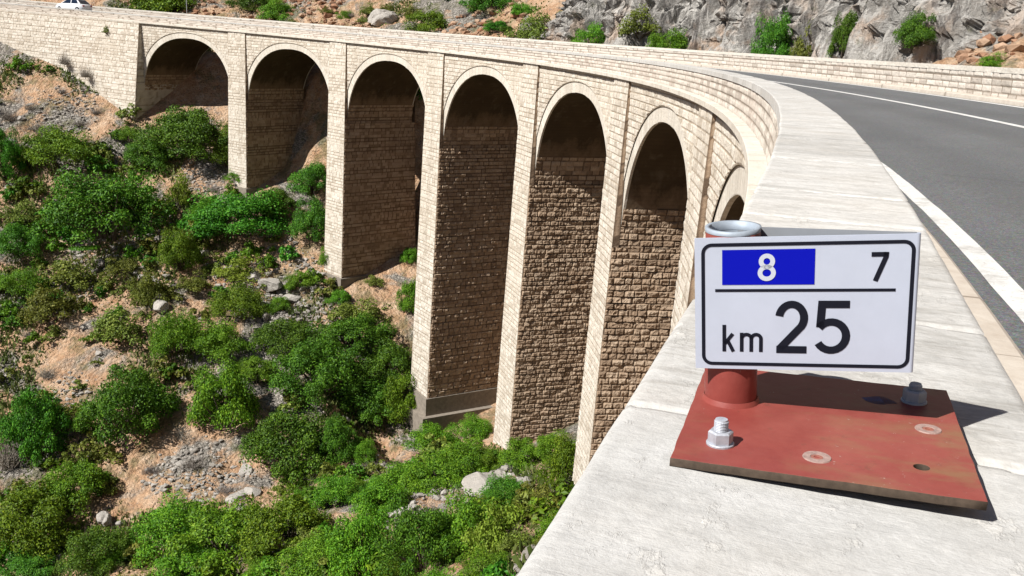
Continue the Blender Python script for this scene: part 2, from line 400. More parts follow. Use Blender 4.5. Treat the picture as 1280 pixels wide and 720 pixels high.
def coping_mat():
    t = NT('coping_concrete'); uv = t.coord('UV'); c = t.coord()
    sx = t.n('ShaderNodeSeparateXYZ'); t.l(uv, sx.inputs[0])
    old = t.ramp(t.math('ADD', t.math('MULTIPLY', sx.outputs[0], .1), t.math('MULTIPLY', t.noise(c, 7, 3), .004)), [(.102, .12), (.108, 1)])   # the slab nearest the plate is smoother than the weathered ones beyond
    st = t.noise(t.mapping(uv, (9, 3.2, 1)), 1.0, 9, .74, 1.0)
    st2 = t.noise(t.mapping(uv, (55, 8, 1)), 1.0, 7, .72, .5)
    weath = t.ramp(st, [(.28, (.32, .308, .285)), (.42, (.47, .46, .435)), (.52, (.55, .54, .515)), (.66, (.62, .61, .585))])
    weath = t.mix(t.math('MULTIPLY', t.ramp(st2, [(.50, 0), (.64, 1)]), .5), weath, (.31, .29, .26))
    smooth = t.ramp(t.noise(c, 5.5, 8, .66), [(.30, (.415, .408, .39)), (.50, (.485, .48, .462)), (.68, (.55, .545, .53))])
    slab = t.n('ShaderNodeTexWhiteNoise', noise_dimensions='1D'); t.l(t.math('FLOOR', t.math('DIVIDE', sx.outputs[0], 1.13)), slab.inputs['W'])
    weath = t.mix(.8, weath, t.ramp(slab.outputs['Value'], [(0, .84), (1, 1.08)]), 'MULTIPLY')
    col = t.mix(old, smooth, weath)
    flake = t.ramp(t.noise(t.mapping(uv, (1.0, 1.5, 1)), 8, 8, .74), [(.58, 0), (.615, 1)])
    col = t.mix(t.math('MULTIPLY', flake, .55), col, (.60, .585, .55))
    warm = t.ramp(t.noise(c, 2.6, 5, .6), [(.45, 0), (.7, 1)])
    col = t.mix(t.math('MULTIPLY', warm, .25), col, (.50, .455, .39))
    mot = t.ramp(t.noise(c, 48, 7, .75), [(.33, .74), (.60, 1.0)])
    col = t.mix(.65, col, mot, 'MULTIPLY')
    pit = t.ramp(t.voro(c, 150), [(.05, .25), (.16, 1.0)])
    col = t.mix(t.math('MULTIPLY', t.ramp(t.noise(c, 16, 4), [(.55, 0), (.64, 1)]), .6), col, pit, 'MULTIPLY')
    jt = t.attr('tone')                                  # 0 in the joints and cracks
    col = t.mix(t.ramp(jt, [(.05, 1), (.45, 0)]), col, (.15, .135, .115))
    h = t.math('ADD', t.noise(c, 70, 6, .72), t.math('ADD', t.math('MULTIPLY', st2, 1.0), t.math('MULTIPLY', flake, .5)))
    return t.done(col, .85, t.bump(h, .55, .004))
M['coping'] = coping_mat()
def asphalt_mat():
    t = NT('asphalt'); c = t.coord()
    g = t.noise(c, 140, 3, .7); v = t.voro(c, 95, 'F1', 'Color')
    col = t.ramp(t.noise(c, .35, 5, .6), [(.3, (.112, .117, .122)), (.7, (.145, .150, .155))])
    col = t.mix(.75, col, t.ramp(g, [(.32, .35), (.66, 1.5)]), 'MULTIPLY')
    col = t.mix(.30, col, v, 'OVERLAY')
    g2 = t.noise(c, 28, 5, .8)
    col = t.mix(.8, col, t.ramp(g2, [(.34, .55), (.66, 1.4)]), 'MULTIPLY')
    agg = t.ramp(t.voro(c, 60), [(.10, 1), (.20, 0)])
    col = t.mix(t.math('MULTIPLY', agg, .35), col, (.26, .25, .225))
    uv = t.coord('UV')
    sy = t.n('ShaderNodeSeparateXYZ'); t.l(uv, sy.inputs[0])
    trk = t.math('SINE', t.math('MULTIPLY', sy.outputs[1], 3.7))
    tf = t.ramp(t.math('ADD', t.math('MULTIPLY', trk, .5), t.math('MULTIPLY', t.noise(t.mapping(uv, (.15, 1.2, 1)), 1, 4), .9)), [(.35, 0), (.95, 1)])
    col = t.mix(t.math('MULTIPLY', tf, .30), col, (.075, .077, .079))
    ck = t.ramp(t.voro(t.mapping(t.mix(.12, c, t.n('ShaderNodeTexNoise').outputs['Color']), (1, 1, 1)), .55, 'DISTANCE_TO_EDGE'), [(.0, 1), (.012, 0)])
    col = t.mix(t.math('MULTIPLY', ck, t.ramp(t.noise(c, .25, 3), [(.5, 0), (.6, .55)])), col, (.04, .04, .042))
    wear = t.ramp(t.noise(t.mapping(uv, (.05, 1.6, 1)), 1, 3), [(.35, 0), (.7, 1)])
    col = t.mix(t.math('MULTIPLY', wear, .3), col, (.105, .103, .097))
    return t.done(col, .8, t.bump(g, .6, .008))
M['asphalt'] = asphalt_mat()
def paint_mat():
    t = NT('road_paint'); c = t.coord()
    w = t.math('MULTIPLY', t.ramp(t.noise(c, 45, 6, .75), [(.34, 0), (.43, 1)]), t.ramp(t.noise(c, 3.5, 5, .7), [(.30, .35), (.48, 1)]))
    col = t.mix(w, (.27, .26, .24), (.60, .595, .575))
    return t.done(col, .7, t.bump(t.noise(c, 90, 3), .3, .004))
M['paint'] = paint_mat()
def kerb_mat():
    t = NT('kerb_stone'); c = t.coord()
    col = t.ramp(t.noise(c, 6, 6, .65), [(.3, (.42, .36, .30)), (.7, (.54, .49, .425))])
    jt = t.attr('tone'); col = t.mix(t.ramp(jt, [(.05, 1), (.4, 0)]), col, (.25, .21, .17))
    return t.done(col, .85, t.bump(t.noise(c, 30, 5, .7), .4, .01))
M['kerb'] = kerb_mat()
def ground_mat(name='stony_earth', grass=True):
    t = NT(name); c = t.coord()
    soil = t.ramp(t.noise(c, .8, 6, .65), [(.28, (.35, .185, .095)), (.5, (.49, .32, .20)), (.72, (.59, .45, .325))])
    peb = t.voro(c, 3.2, 'F1', 'Color')
    pebv = t.ramp(peb, [(.1, (.20, .18, .155)), (.9, (.42, .385, .335))])
    edge = t.ramp(t.voro(c, 3.2, 'DISTANCE_TO_EDGE'), [(.0, .25), (.12, 1)])
    stones = t.mix(1.0, pebv, edge, 'MULTIPLY')
    m1 = t.ramp(t.noise(c, .13, 5, .6, .4), [(.52, 0), (.58, 1)])
    col = t.mix(m1, soil, stones)
    small = t.ramp(t.noise(c, 1.1, 6, .72), [(.57, 0), (.63, 1)])
    col = t.mix(t.math('MULTIPLY', small, .65), col, stones)
    grit = t.ramp(t.voro(c, 9, 'F1', 'Color'), [(.1, .68), (.9, 1.12)])
    col = t.mix(.8, col, grit, 'MULTIPLY')
    h = t.math('ADD', t.noise(c, 1.6, 9, .72), t.math('ADD', t.math('MULTIPLY', t.voro(c, 3.2), -.5), t.math('MULTIPLY', t.voro(c, 9), -.22)))
    if grass:
        g = t.ramp(t.noise(c, .33, 7, .7, .5), [(.51, 0), (.60, 1)])
        gc = t.ramp(t.noise(c, 3.0, 5, .7), [(.3, (.045, .055, .018)), (.7, (.15, .14, .055))])
        col = t.mix(t.math('MULTIPLY', g, .62), col, gc)
    return t.done(col, .95, t.bump(h, .9, .45))
M['ground'] = ground_mat()
def cliff_mat():
    t = NT('grey_limestone_crag'); c = t.coord()
    z = t.n('ShaderNodeSeparateXYZ'); t.l(c, z.inputs[0])
    n = t.noise(c, .55, 7, .68, .5)
    col = t.ramp(n, [(.30, (.20, .185, .165)), (.44, (.40, .38, .35)), (.60, (.52, .50, .465)), (.8, (.60, .58, .545))])
    or_ = orange = t.math('MULTIPLY', t.ramp(t.noise(c, .33, 6, .65), [(.50, 0), (.60, 1)]), t.ramp(t.math('ADD', t.math('MULTIPLY', z.outputs[2], .10), .35), [(.3, 1), (1.0, .15)]))
    col = t.mix(t.math('MULTIPLY', orange, .6), col, (.46, .26, .13))
    dark = t.ramp(t.noise(t.mapping(c, (.5, .5, .10)), 1.8, 6, .7), [(.53, 0), (.62, 1)])
    col = t.mix(t.math('MULTIPLY', dark, .7), col, (.10, .09, .085))
    mo = t.ramp(t.noise(c, .8, 7, .7), [(.60, 0), (.68, 1)])
    col = t.mix(t.math('MULTIPLY', mo, .5), col, (.12, .125, .05))
    h = t.noise(c, 1.5, 9, .72)
    return t.done(col, .92, t.bump(h, 1.0, .5))
M['cliff'] = cliff_mat()
def rock_mat(name, a, b):
    t = NT(name); c = t.coord(); tone = t.attr('tone')
    col = t.mix(tone, a, b)
    col = t.mix(.6, col, t.ramp(t.noise(c, 2.5, 7, .7), [(.3, .5), (.7, 1.05)]), 'MULTIPLY')
    return t.done(col, .92, t.bump(t.noise(c, 4, 7, .7), .8, .12))
M['rock'] = rock_mat('grey_rock', (.25, .225, .195), (.43, .40, .36))
M['redrock'] = rock_mat('reddish_rock', (.30, .145, .08), (.46, .32, .22))
def leaf_mat(name, dark, mid, light, tr=.25):
    t = NT(name); tone = t.attr('tone')
    oi = t.n('ShaderNodeObjectInfo')
    col = t.ramp(tone, [(0, dark), (.5, mid), (1, light)])
    hv = t.n('ShaderNodeHueSaturation')
    t.l(col, hv.inputs['Color']); t.l(t.math('ADD', t.math('MULTIPLY', oi.outputs['Random'], .05), .475), hv.inputs['Hue'])
    t.l(t.math('ADD', t.math('MULTIPLY', oi.outputs['Random'], .5), .75), hv.inputs['Value'])
    t.done(hv.outputs[0], .55)
    tl = t.n('ShaderNodeBsdfTranslucent'); ad = t.n('ShaderNodeMixShader'); ad.inputs[0].default_value = tr
    t.l(hv.outputs[0], tl.inputs['Color'])
    t.l(t.p.outputs[0], ad.inputs[1]); t.l(tl.outputs[0], ad.inputs[2]); t.l(ad.outputs[0], t.out.inputs[0])
    return t.m
M['dense'] = leaf_mat('dark_leaves', (.014, .054, .004), (.058, .165, .009), (.150, .310, .018), .20)
M['mid'] = leaf_mat('green_leaves', (.026, .080, .005), (.100, .225, .009), (.225, .375, .020), .24)
M['olive'] = leaf_mat('olive_leaves', (.050, .072, .010), (.135, .170, .022), (.25, .28, .048), .22)
M['pale'] = leaf_mat('yellow_green_leaves', (.095, .135, .012), (.19, .26, .024), (.31, .38, .05), .3)
M['dry'] = leaf_mat('dry_twigs', (.12, .10, .085), (.20, .175, .15), (.30, .265, .23), .0)
M['grass'] = leaf_mat('grass_blades', (.05, .075, .016), (.10, .135, .03), (.20, .20, .07), .25)
def plain(name, col, rough=.5, metal=0.0, nscale=0, namp=.3, bump=0):
    t = NT(name); c = t.coord()
    if nscale:
        colr = t.mix(namp, col, t.ramp(t.noise(c, nscale, 5, .65), [(.3, .35), (.7, 1.15)]), 'MULTIPLY')
    else: colr = col
    n = t.bump(t.noise(c, nscale*3, 4, .6), bump, .002) if bump else None
    return t.done(colr, rough, n, Metallic=metal)
M['bark'] = plain('bark', (.10, .08, .06), .9, 0, 8, .5)
def red_mat():
    t = NT('red_oxide_paint'); c = t.coord()
    col = t.ramp(t.noise(c, 24, 6, .65), [(.3, (.195, .036, .030)), (.7, (.25, .056, .044))])
    br = t.ramp(t.noise(t.mapping(c, (9, 20, 9)), 1, 6, .7), [(.50, 0), (.66, 1)])
    sx = t.n('ShaderNodeSeparateXYZ'); t.l(c, sx.inputs[0])
    right = t.ramp(t.math('MULTIPLY', t.math('ADD', sx.outputs[0], .05), 4.5), [(.0, .30), (.9, .95)])
    col = t.mix(t.math('MULTIPLY', t.math('MULTIPLY', br, right), .75), col, (.20, .125, .06))
    rust = t.ramp(t.noise(c, 38, 6, .75), [(.60, 0), (.68, 1)])
    col = t.mix(t.math('MULTIPLY', rust, .55), col, (.13, .045, .03))
    fade = t.ramp(t.noise(c, 7, 4, .6), [(.4, 0), (.7, 1)])
    col = t.mix(t.math('MULTIPLY', fade, .25), col, (.33, .13, .105))
    chip = t.ramp(t.noise(c, 150, 4, .7), [(.66, 0), (.70, 1)])
    col = t.mix(t.math('MULTIPLY', chip, t.ramp(t.noise(c, 14, 3), [(.5, 0), (.62, .8)])), col, (.42, .36, .30))
    return t.done(col, .5, t.bump(t.noise(c, 70, 4), .25, .002))
M['red'] = red_mat()
M['galv'] = plain('galvanised_steel', (.46, .48, .53), .55, .35, 90, .4, .2)
M['zinc'] = plain('zinc_dull', (.33, .38, .44), .6, .2, 60, .3)
M['panel'] = plain('panel_white', (.435, .475, .565), .6, 0, 18, .10)
M['alu'] = plain('panel_back_grey', (.33, .35, .38), .45, .3, 20, .2)
M['black'] = plain('sign_black', (.010, .011, .018), .75)
M['blue'] = plain('sign_blue', (.003, .006, .36), .8)
M['signwhite'] = plain('sign_white_letter', (.48, .51, .58), .6)
M['dark'] = plain('dark_recess', (.03, .022, .02), .9)
for k_ in ('black', 'blue', 'signwhite', 'panel'): M[k_].node_tree.nodes['Principled BSDF'].inputs['Specular IOR Level'].default_value = .06
M['edge'] = plain('rusty_plate_edge', (.085, .062, .045), .85, 0, 120, .6)
M['rim'] = plain('plug_weld', (.36, .25, .22), .6, 0, 160, .7)
M['plugred'] = plain('plug_red', (.30, .12, .09), .6, 0, 150, .4)
M['bluespot'] = plain('blue_paint_spot', (.03, .09, .36), .5)
M['carwhite'] = plain('car_white', (.75, .76, .78), .25)
M['glass'] = plain('car_glass', (.012, .02, .04), .08)
M['rubber'] = plain('tyre_rubber', (.02, .02, .02), .8)
M['polegrey'] = plain('pole_grey', (.42, .44, .46), .4, .5)
M['lampred'] = plain('lamp_red', (.35, .01, .01), .3)
M['lampclear'] = plain('lamp_clear', (.7, .7, .72), .15)
M['concrete'] = plain('plain_concrete', (.25, .215, .175), .9, 0, 3, .5, .3)

# ------------------------------------------------------------------ masonry relief
def masonry(U, V, ch=.38, bw=.62, amp=.05, seed=1, edge=None):
    jc = ch*.10
    c = np.floor(V/ch)
    fy = V/ch-c
    w = bw*(.8+.45*hsh(c, 3, seed))
    xx = U/w+hsh(c, 7, seed)*9
    i = np.floor(xx); fx = xx-i
    # uneven joints: shift each joint
    lo = .28*(hsh(i, c, seed+1)-.5); hi = 1+.28*(hsh(i+1, c, seed+1)-.5)
    left = fx < lo; right = fx > hi
    i = np.where(left, i-1, np.where(right, i+1, i))
    d_x = np.minimum(abs(fx-lo), abs(fx-hi))*w
    d_x = np.where(left, (lo-fx)*w, np.where(right, (fx-hi)*w, d_x))
    d_y = np.minimum(fy, 1-fy)*ch
    d = np.minimum(d_x, d_y)
    if edge is not None: d = np.minimum(d, edge)
    prof = sstep(0, .055, d)
    r = hsh(i, c, seed+2)
    tilt = (hsh(i, c, seed+3)-.5)*(fy-.5)*1.6+(hsh(i, c, seed+4)-.5)*(fx-.5)*1.1
    n = fbm(U*6+i*3.1, V*6+c*5.7, 3, seed, True)-.60
    disp = prof*(amp*(.45+.75*r)+amp*tilt+amp*1.3*n)
    tone = np.where(d < .022, 0, .25+.75*hsh(i, c, seed+5))
    tone = np.clip(tone*sstep(-.01, .045, d)+.12*n, 0, 1)
    return disp, tone

def lin(a, b, step): return np.linspace(a, b, max(2, int(round(abs(b-a)/step))+1))

HC = .938           # coping top down to the underside of the cornice
SEAM0, STEP, PT = 130.12, 17.61, 2.9
SEAM = [SEAM0-STEP*k for k in range(8)]
O_SP, O_PL, O_OUT = -.14, -.26, 7.75
NE = 2.25
def se(a):
    ca, sa = np.cos(a), np.sin(a)
    return np.sign(ca)*abs(ca)**(2/NE), abs(sa)**(2/NE)
ZTOP = -HC-.0
RISE, ZSPR = 6.45, -8.6
RING = .58
BT, BR_ = .010, .026

viaduct = empty('viaduct', (0, 0, 0))
tag(viaduct, 'long curved viaduct of pale stone blocks with seven tall arches carrying the road', 'viaduct')

def ground_z(s, o):
    P = at(s, o, 0); return float(terrain(P[..., 0], P[..., 1]).min())

def pier_face(m, A, B, zt, zb, nrm, step, uoff, seed, amp, s_mid, ch=.38, edges=(True, True)):
    """A(z),B(z) -> (s,o) of the two vertical edges; nrm outward normal (3,)"""
    L = abs(A(zt)[0]-B(zt)[0])+abs(A(zt)[1]-B(zt)[1])
    nu = max(3, int(L/step)+1); nv = max(3, int((zt-zb)/step)+1)
    zz = np.linspace(zb, zt, nv)[:, None]; tt = np.linspace(0, 1, nu)[None, :]
    a = np.array([A(z) for z in zz[:, 0]]); b = np.array([B(z) for z in zz[:, 0]])
    s = a[:, 0:1]*(1-tt)+b[:, 0:1]*tt; o = a[:, 1:2]*(1-tt)+b[:, 1:2]*tt
    Z = zz+0*tt
    P = at(s, o, 0); P[..., 2] = Z+zg(s_mid)
    U = tt*L+0*zz; 
    e = np.full_like(U, 9.0)
    if edges[0]: e = np.minimum(e, U)
    if edges[1]: e = np.minimum(e, L-U)
    d, tone = masonry(U+uoff, Z+200, ch, .62 if ch > .35 else .50, amp, seed, e)
    P = P+d[..., None]*nrm
    m.grid(P, tone)

def make_pier(k):
    s0 = SEAM[k]; sm = s0+PT/2; zt = ZTOP-.02
    gz = min(ground_z(s0, O_PL), ground_z(s0+PT, O_PL), ground_z(s0, 7), ground_z(s0+PT, 7))-zg(sm)
    zb = gz-1.5
    foot = None
    if k == 3: zfoot = -30.4
    elif k == 2: zfoot = -24.0
    elif k == 1: zfoot = gz+.5
    else: zfoot = zb
    zb2 = zfoot
    dd = lambda z: zt-z
    near = lambda z: s0-BT*dd(z); far = lambda z: s0+PT+BT*dd(z)
    inn = lambda z: O_PL-BR_*dd(z); out = lambda z: O_OUT+BR_*dd(z)
    tn, on = tang(sm), outw(sm)
    fine = {1: .10, 2: .085, 3: .07, 4: .06, 5: .052, 6: .05, 7: .10}[k]
    ob = MB()
    # front (valley) face, full height
    pier_face(ob, lambda z: (far(z), inn(z)), lambda z: (near(z), inn(z)), zt, zb2, -on, min(fine, .075), k*13.7, 30+k, .028, sm, .31)
    o = ob.build('pier', M['wall'], viaduct)
    nb = MB()
    # the face looking back along the road, below the springing
    pier_face(nb, lambda z: (near(z), inn(z)), lambda z: (near(z), out(z)), ZSPR, zb2, -tn, fine, k*7.3, 50+k, .09 if k > 2 else .06, sm, .315)
    pier_face(nb, lambda z: (near(z), inn(z)), lambda z: (near(z), O_SP+.02), zt, ZSPR, -tn, .1, 0, 60+k, .0, sm)
    pier_face(nb, lambda z: (far(z), out(z)), lambda z: (far(z), inn(z)), ZSPR, zb2, tn, .3, k*3.1, 70+k, .05, sm)
    pier_face(nb, lambda z: (far(z), O_SP+.02), lambda z: (far(z), inn(z)), zt, ZSPR, tn, .1, 0, 60+k, .0, sm)
    pier_face(nb, lambda z: (near(z), out(z)), lambda z: (far(z), out(z)), zt, zb2, on, .3, k*3.9, 80+k, .05, sm)
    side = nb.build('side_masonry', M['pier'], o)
    if zfoot > zb:
        f = MB()
        steps = [(zfoot, zfoot-1.6, .18), (zfoot-1.6, zb-2, .65)] if k == 3 else [(zfoot, zb, .22)]
        for zt_, zb_, e in steps:
            a, b, c, d = near(zb2)-e, far(zb2)+e, inn(zb2)-e, out(zb2)+e
            V = [at(s, q, z) for z in (zb_, zt_) for s, q in ((a, c), (b, c), (b, d), (a, d))]
            f.add(V, [(0, 1, 2, 3), (4, 7, 6, 5), (0, 4, 5, 1), (1, 5, 6, 2), (2, 6, 7, 3), (3, 7, 4, 0)])
        f.build('footing', M['concrete'], o)
for k in range(1, 8): make_pier(k)

def bay(j):
    """one arch between pier j (far side) and pier j+1 (near side)"""
    sa, sb = SEAM[j+1]+PT, SEAM[j]          # near end, far end along the road
    c, hw = (sa+sb)/2, (sb-sa)/2
    zs = zg(c)
    near = j >= 3
    st = .05 if j >= 5 else .065 if near else .085
    # valley spandrel
    for side in (0, 1):
        if side == 0: o0, sgn, stp = O_SP, -1, st
        else: o0, sgn, stp = 7.62, 1, .35
        ss = lin(sa-.05, sb+.05, stp)
        x = np.clip(abs(ss-c), 0, hw)
        ze = ZSPR+(RISE+RING)*np.clip(1-(x/(hw+RING))**NE, 0, 1)**(1/NE)
        nv = int((ZTOP-ZSPR-2)/stp)
        t = np.linspace(0, 1, max(nv, 4))[:, None]
        Z = ze[None, :]*(1-t)+ZTOP*t
        S2 = ss[None, :]+0*t
        e = (Z-ze[None, :])
        d, tone = masonry(S2+300, Z+200, .30, .50, .034, 90+j, e)
        P = at(S2, o0, 0); P[..., 2] = Z+zg(S2)*.5+zs*.5
        n = outw(S2)*sgn
        P = P+d[..., None]*n
        m = MB(); m.grid(P, tone, flip=(side == 0)); m.build('spandrel_wall', M['wall'], viaduct)
    # barrel: smooth concrete above, masonry haunches below
    ch_, sh_ = se(np.linspace(0, math.pi/2, 400)); a0 = np.linspace(0, math.pi/2, 400)[np.argmax(RISE*sh_ > 1.95)]
    a = np.linspace(a0, math.pi-a0, 61)[:, None]
    oo = lin(O_SP+.04, 7.6, .5)[None, :]
    ca, sa = se(a)
    S2 = c+hw*ca+0*oo; Z = ZSPR+RISE*sa+0*oo
    P = at(S2, oo, 0); P[..., 2] = Z+zs
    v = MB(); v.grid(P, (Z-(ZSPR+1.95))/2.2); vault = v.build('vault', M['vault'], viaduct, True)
    for sg in (1, -1):
        h = MB()
        a = np.linspace(0, a0, max(4, int(1.95/(st if sg > 0 else .3))))[:, None]
        oo = lin(O_SP+.04, 7.6, st if sg > 0 else .4)[None, :]
        ca, sa = se(a)
        Z = ZSPR+RISE*sa+0*oo
        d, tone = masonry(oo-O_PL+0*Z+j*7.3, Z+200, .315, .50, .065, 50+j, Z-ZSPR)
        P = at(c+sg*hw*ca+0*oo, oo, 0); P[..., 2] = Z+zs
        P = P-sg*d[..., None]*tang(np.array(c)); h.grid(P, tone, flip=sg < 0)
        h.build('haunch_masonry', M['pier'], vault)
    # dressed ring, proud of the wall, the ends running out behind the pilasters
    for o0, sgn in ((O_SP, -1), (7.62, 1)):
        a1 = np.linspace(0.02, math.pi-.02, 401)
        ca, sa = se(a1); xi, zi = hw*ca, RISE*sa
        xo, zo = (hw+RING)*ca, (RISE+RING)*sa
        xo = np.clip(xo, -hw-.08, hw+.08)
        rows = []
        vs = np.floor(a1*(hw+.3)/.55)
        jag = (hsh(vs, j, 5)-.5)*.05
        fr = sgn*-.045
        for off, X, Zz in ((sgn*-.16, xi, zi-.012), (fr, xi, zi-.012+jag*.4), (fr, xo, zo+.09), (sgn*-.2, xo, zo+.09)):
            p = at(c+X, o0+off, 0); p[..., 2] = ZSPR+Zz+zs; rows.append(p)
        vf = a1*(hw+.3)/.55; vf = vf-np.floor(vf)
        tone = np.tile(np.where((vf < .09), .0, .35+.6*hsh(vs, j, 8)), (4, 1))
        r = MB(); r.grid(np.array(rows), tone); r.build('arch_ring', M['ring'], vault)
for j in range(7): bay(j)

# end abutments (solid walls) on the valley side
def abutment(s0, s1, o0, batter, amp, step, zb, seed, face_end):
    m = MB()
    zt = ZTOP-.02
    ss = lin(s0, s1, step); zz = lin(zb, zt, step)
    S2, Z = np.meshgrid(ss, zz)
    O = o0-(zt-Z)*batter
    d, tone = masonry(S2+500, Z+200, .34, .58, amp, seed, abs(S2-s0) if face_end else None)
    P = at(S2, O, Z)+d[..., None]*-outw(S2)
    m.grid(P, tone, flip=True)
    if face_end:
        oo = np.linspace(0, 1, 30)[None, :]; z2 = lin(zb, zt, .15)[:, None]
        Oe = (o0-(zt-z2)*batter)*(1-oo)+7.7*oo
        S3 = s0+0*Oe
        d, tone = masonry(Oe+40, z2+0*oo+200, .38, .62, .05, seed+1, Oe-(o0-(zt-z2)*batter))
        P = at(S3, Oe, 0); P[..., 2] = z2+zg(s0)
        P = P+d[..., None]*-tang(S3); m.grid(P, tone)
    return m.build('abutment', M['wall'], viaduct)
abutment(SEAM0, 185, -.42, .13, .04, .075, -12.5, 7, True)
abutment(-38, SEAM[7]+.4, O_PL, .02, .045, .2, -12, 9, False)

# cornice
def sweep(prof, ss, flip=False, tone=None, mb=None):
    """closed-ish profile [(o,z)...] swept along the road"""
    pr = np.array(prof); m = mb or MB()
    P = np.stack([at(ss, o, z) for o, z in pr], 0)
    uv = np.stack([np.stack([ss, np.full_like(ss, o-z)], -1) for o, z in pr], 0)
    m.grid(P, tone, uv, flip)
    return m
s_long = np.concatenate([lin(-38, 2, .5)[:-1], lin(2, 60, .12)[:-1], lin(60, 186, .3)])
jo = hsh(np.floor(s_long/1.15), 1, 3)
gap = np.minimum(np.mod(s_long, 1.15), 1.15-np.mod(s_long, 1.15))
sweep([(-.10, -HC-.005), (-.395, -HC-.005), (-.40, -HC+.14), (-.39, -HC+.15), (-.10, -HC+.165)], s_long, False,
      np.tile(.55+.4*jo, (5, 1))*np.where(gap < .03, .2, 1)[None, :]).build('cornice', M['ring'], viaduct)

# parapets
def parapet(face_in, o_face, o_back, z0, z1, ch, seed, sgn, ss):
    m = MB()
    zz = lin(z0, z1, .035)
    S2, Z = np.meshgrid(ss, zz)
    d, tone = masonry(S2+700, Z-z0+ch*50, ch, .55, .022, seed)
    P = at(S2, o_face, Z)+d[..., None]*outw(S2)*sgn
    m.grid(P, tone, flip=(sgn < 0))
    P = np.stack([at(ss, o_back, z) for z in (z0, z1)], 0); m.grid(P, .6, flip=(sgn > 0))
    return m.build('parapet', M['parapet'], viaduct)
s_par = np.concatenate([lin(-38, 3, .3)[:-1], lin(3, 50, .05)[:-1], lin(50, 110, .12)[:-1], lin(110, 186, .25)])
par1 = parapet(True, -.165, .262, -HC+.13, -.118, .17, 3, -1, s_par)
OI = .287; OE = 7.36; ZO = .492
par2 = parapet(True, OE+.03, OE+.42, ZO-1.05, ZO-.13, .19, 5, -1, s_par)

# near coping: fine slab mesh with open joints and chipped edges
JOINTS = [-1.4, -.35, .35, 1.045, 1.62, 2.62, 3.19, 4.25, 5.4, 6.6, 7.9, 9.04, 10.17]+[1.13*k for k in range(10, 50)]
def coping(o0, o1, zt, th, joints, parent, nearfine, seed):
    if nearfine:
        ss = np.concatenate([lin(-38, -1.5, .4)[:-1], lin(-1.5, 3.3, .0075)[:-1], lin(3.3, 12, .03)[:-1], lin(12, 50, .15)[:-1], lin(50, 186, .4)])
        tt = np.linspace(0, 1, 61)
    else:
        ss = np.concatenate([lin(-38, 5, .5)[:-1], lin(5, 80, .12)[:-1], lin(80, 186, .3)]); tt = np.linspace(0, 1, 9)
    S2, T = np.meshgrid(ss, tt)
    wob = (fbm(ss*1.2, ss*0+3, 4, seed)-.47)*.012
    chip = -.012*sstep(.60, .75, fbm(ss*9, ss*0+8, 3, seed+3))
    chipL = -.010*sstep(.62, .75, fbm(ss*7, ss*0+18, 3, seed+4))
    O = (o0-wob-chipL)[None, :]*(1-T)+(o1+wob+chip)[None, :]*T
    Z = np.full_like(S2, zt)
    tone = np.full_like(S2, 1.0)
    Z += (fbm(S2*6, O*3+5, 5, seed+1)-.47)*.005+(fbm(S2*26, O*9, 4, seed+6)-.47)*.0022
    for q in joints:
        wv = (fbm(O*14+q*7, O*0+q, 3, seed+2)-.47)*.035
        d = abs(S2-q-wv)
        wd = min(.026, .0035 if q < 1.3 else .003+.0042*q)+.010*sstep(.5, .7, fbm(O*22+q, O*0+q*3, 3, seed+7))
        g = sstep(1.0, .35, d/wd)
        Z -= g*.012; tone = np.minimum(tone, 1-g*.9)
    edge = np.minimum(T, 1-T)*(o1-o0)
    Z -= .006*np.clip(1-edge/.008, 0, 1)**2
    P = at(S2, O, Z); uv = np.stack([S2, O], -1)
    m = MB(); m.grid(P, tone, uv, flip=True)
    # edges and underside
    for col, oo, fl in ((0, o0, False), (-1, o1, True)):
        top = P[col]; low = top.copy(); low[:, 2] = top[:, 2]-th
        inner = at(ss, oo+(.06 if col == 0 else -.06), zt-th)
        m.grid(np.stack([top, low], 0), np.stack([tone[col]]*2, 0), np.stack([uv[col]]*2, 0), fl)
        m.grid(np.stack([low, inner], 0), np.stack([tone[col]]*2, 0), np.stack([uv[col]]*2, 0), fl)
    return m.build('coping', M['coping'] if nearfine else M['ring'], parent, True)
coping(-.202, OI, 0, .12, JOINTS, par1, True, 2)
far_j = list(np.arange(12, 130, 2.4))
coping(OE, OE+.46, ZO, .135, far_j, par2, False, 12)

# ------------------------------------------------------------------ road, kerbs, markings
ZR, SL = -.78, .054
def zroad(o): return ZR+SL*(o-OI)
s_rd = np.concatenate([lin(-39, 0, .5)[:-1], lin(0, 60, .2)[:-1], lin(60, 188, .6)])
m = MB(); oo = lin(.30, OE+.05, .44)
P = np.stack([at(s_rd, o, zroad(o)) for o in oo], 0)
m.grid(P, .5, np.stack([np.stack([s_rd, np.full_like(s_rd, o)], -1) for o in oo], 0), flip=True)
tag(m.build('road', M['asphalt']), kind='structure')
def strip(o0, o1, s0, s1, dz=.004):
    mm = MB(); ss = lin(s0, s1, .15)
    w = (fbm(ss*1.5, ss*0, 3, 3)-.45)*.02
    P = np.stack([at(ss, o+w, zroad(o)+dz) for o in np.linspace(o0, o1, 3)], 0)
    mm.grid(P, .5, flip=True); return mm
mk = MB()
for a, b, s0, s1 in ((1.05, 1.20, -38, 160), (4.64, 4.80, -38, 186), (6.86, 7.0, -38, 186)):
    q = strip(a, b, s0, s1); mk.v += q.v; mk.f += [f+mk.n for f in q.f]; mk.n += q.n; mk.tones += q.tones; mk.uvs += q.uvs
tag(mk.build('road_marking', M['paint']), kind='structure')
kb = MB()
s_k = np.concatenate([lin(-38, 0, .5)[:-1], lin(0, 14, .02)[:-1], lin(14, 186, .25)])
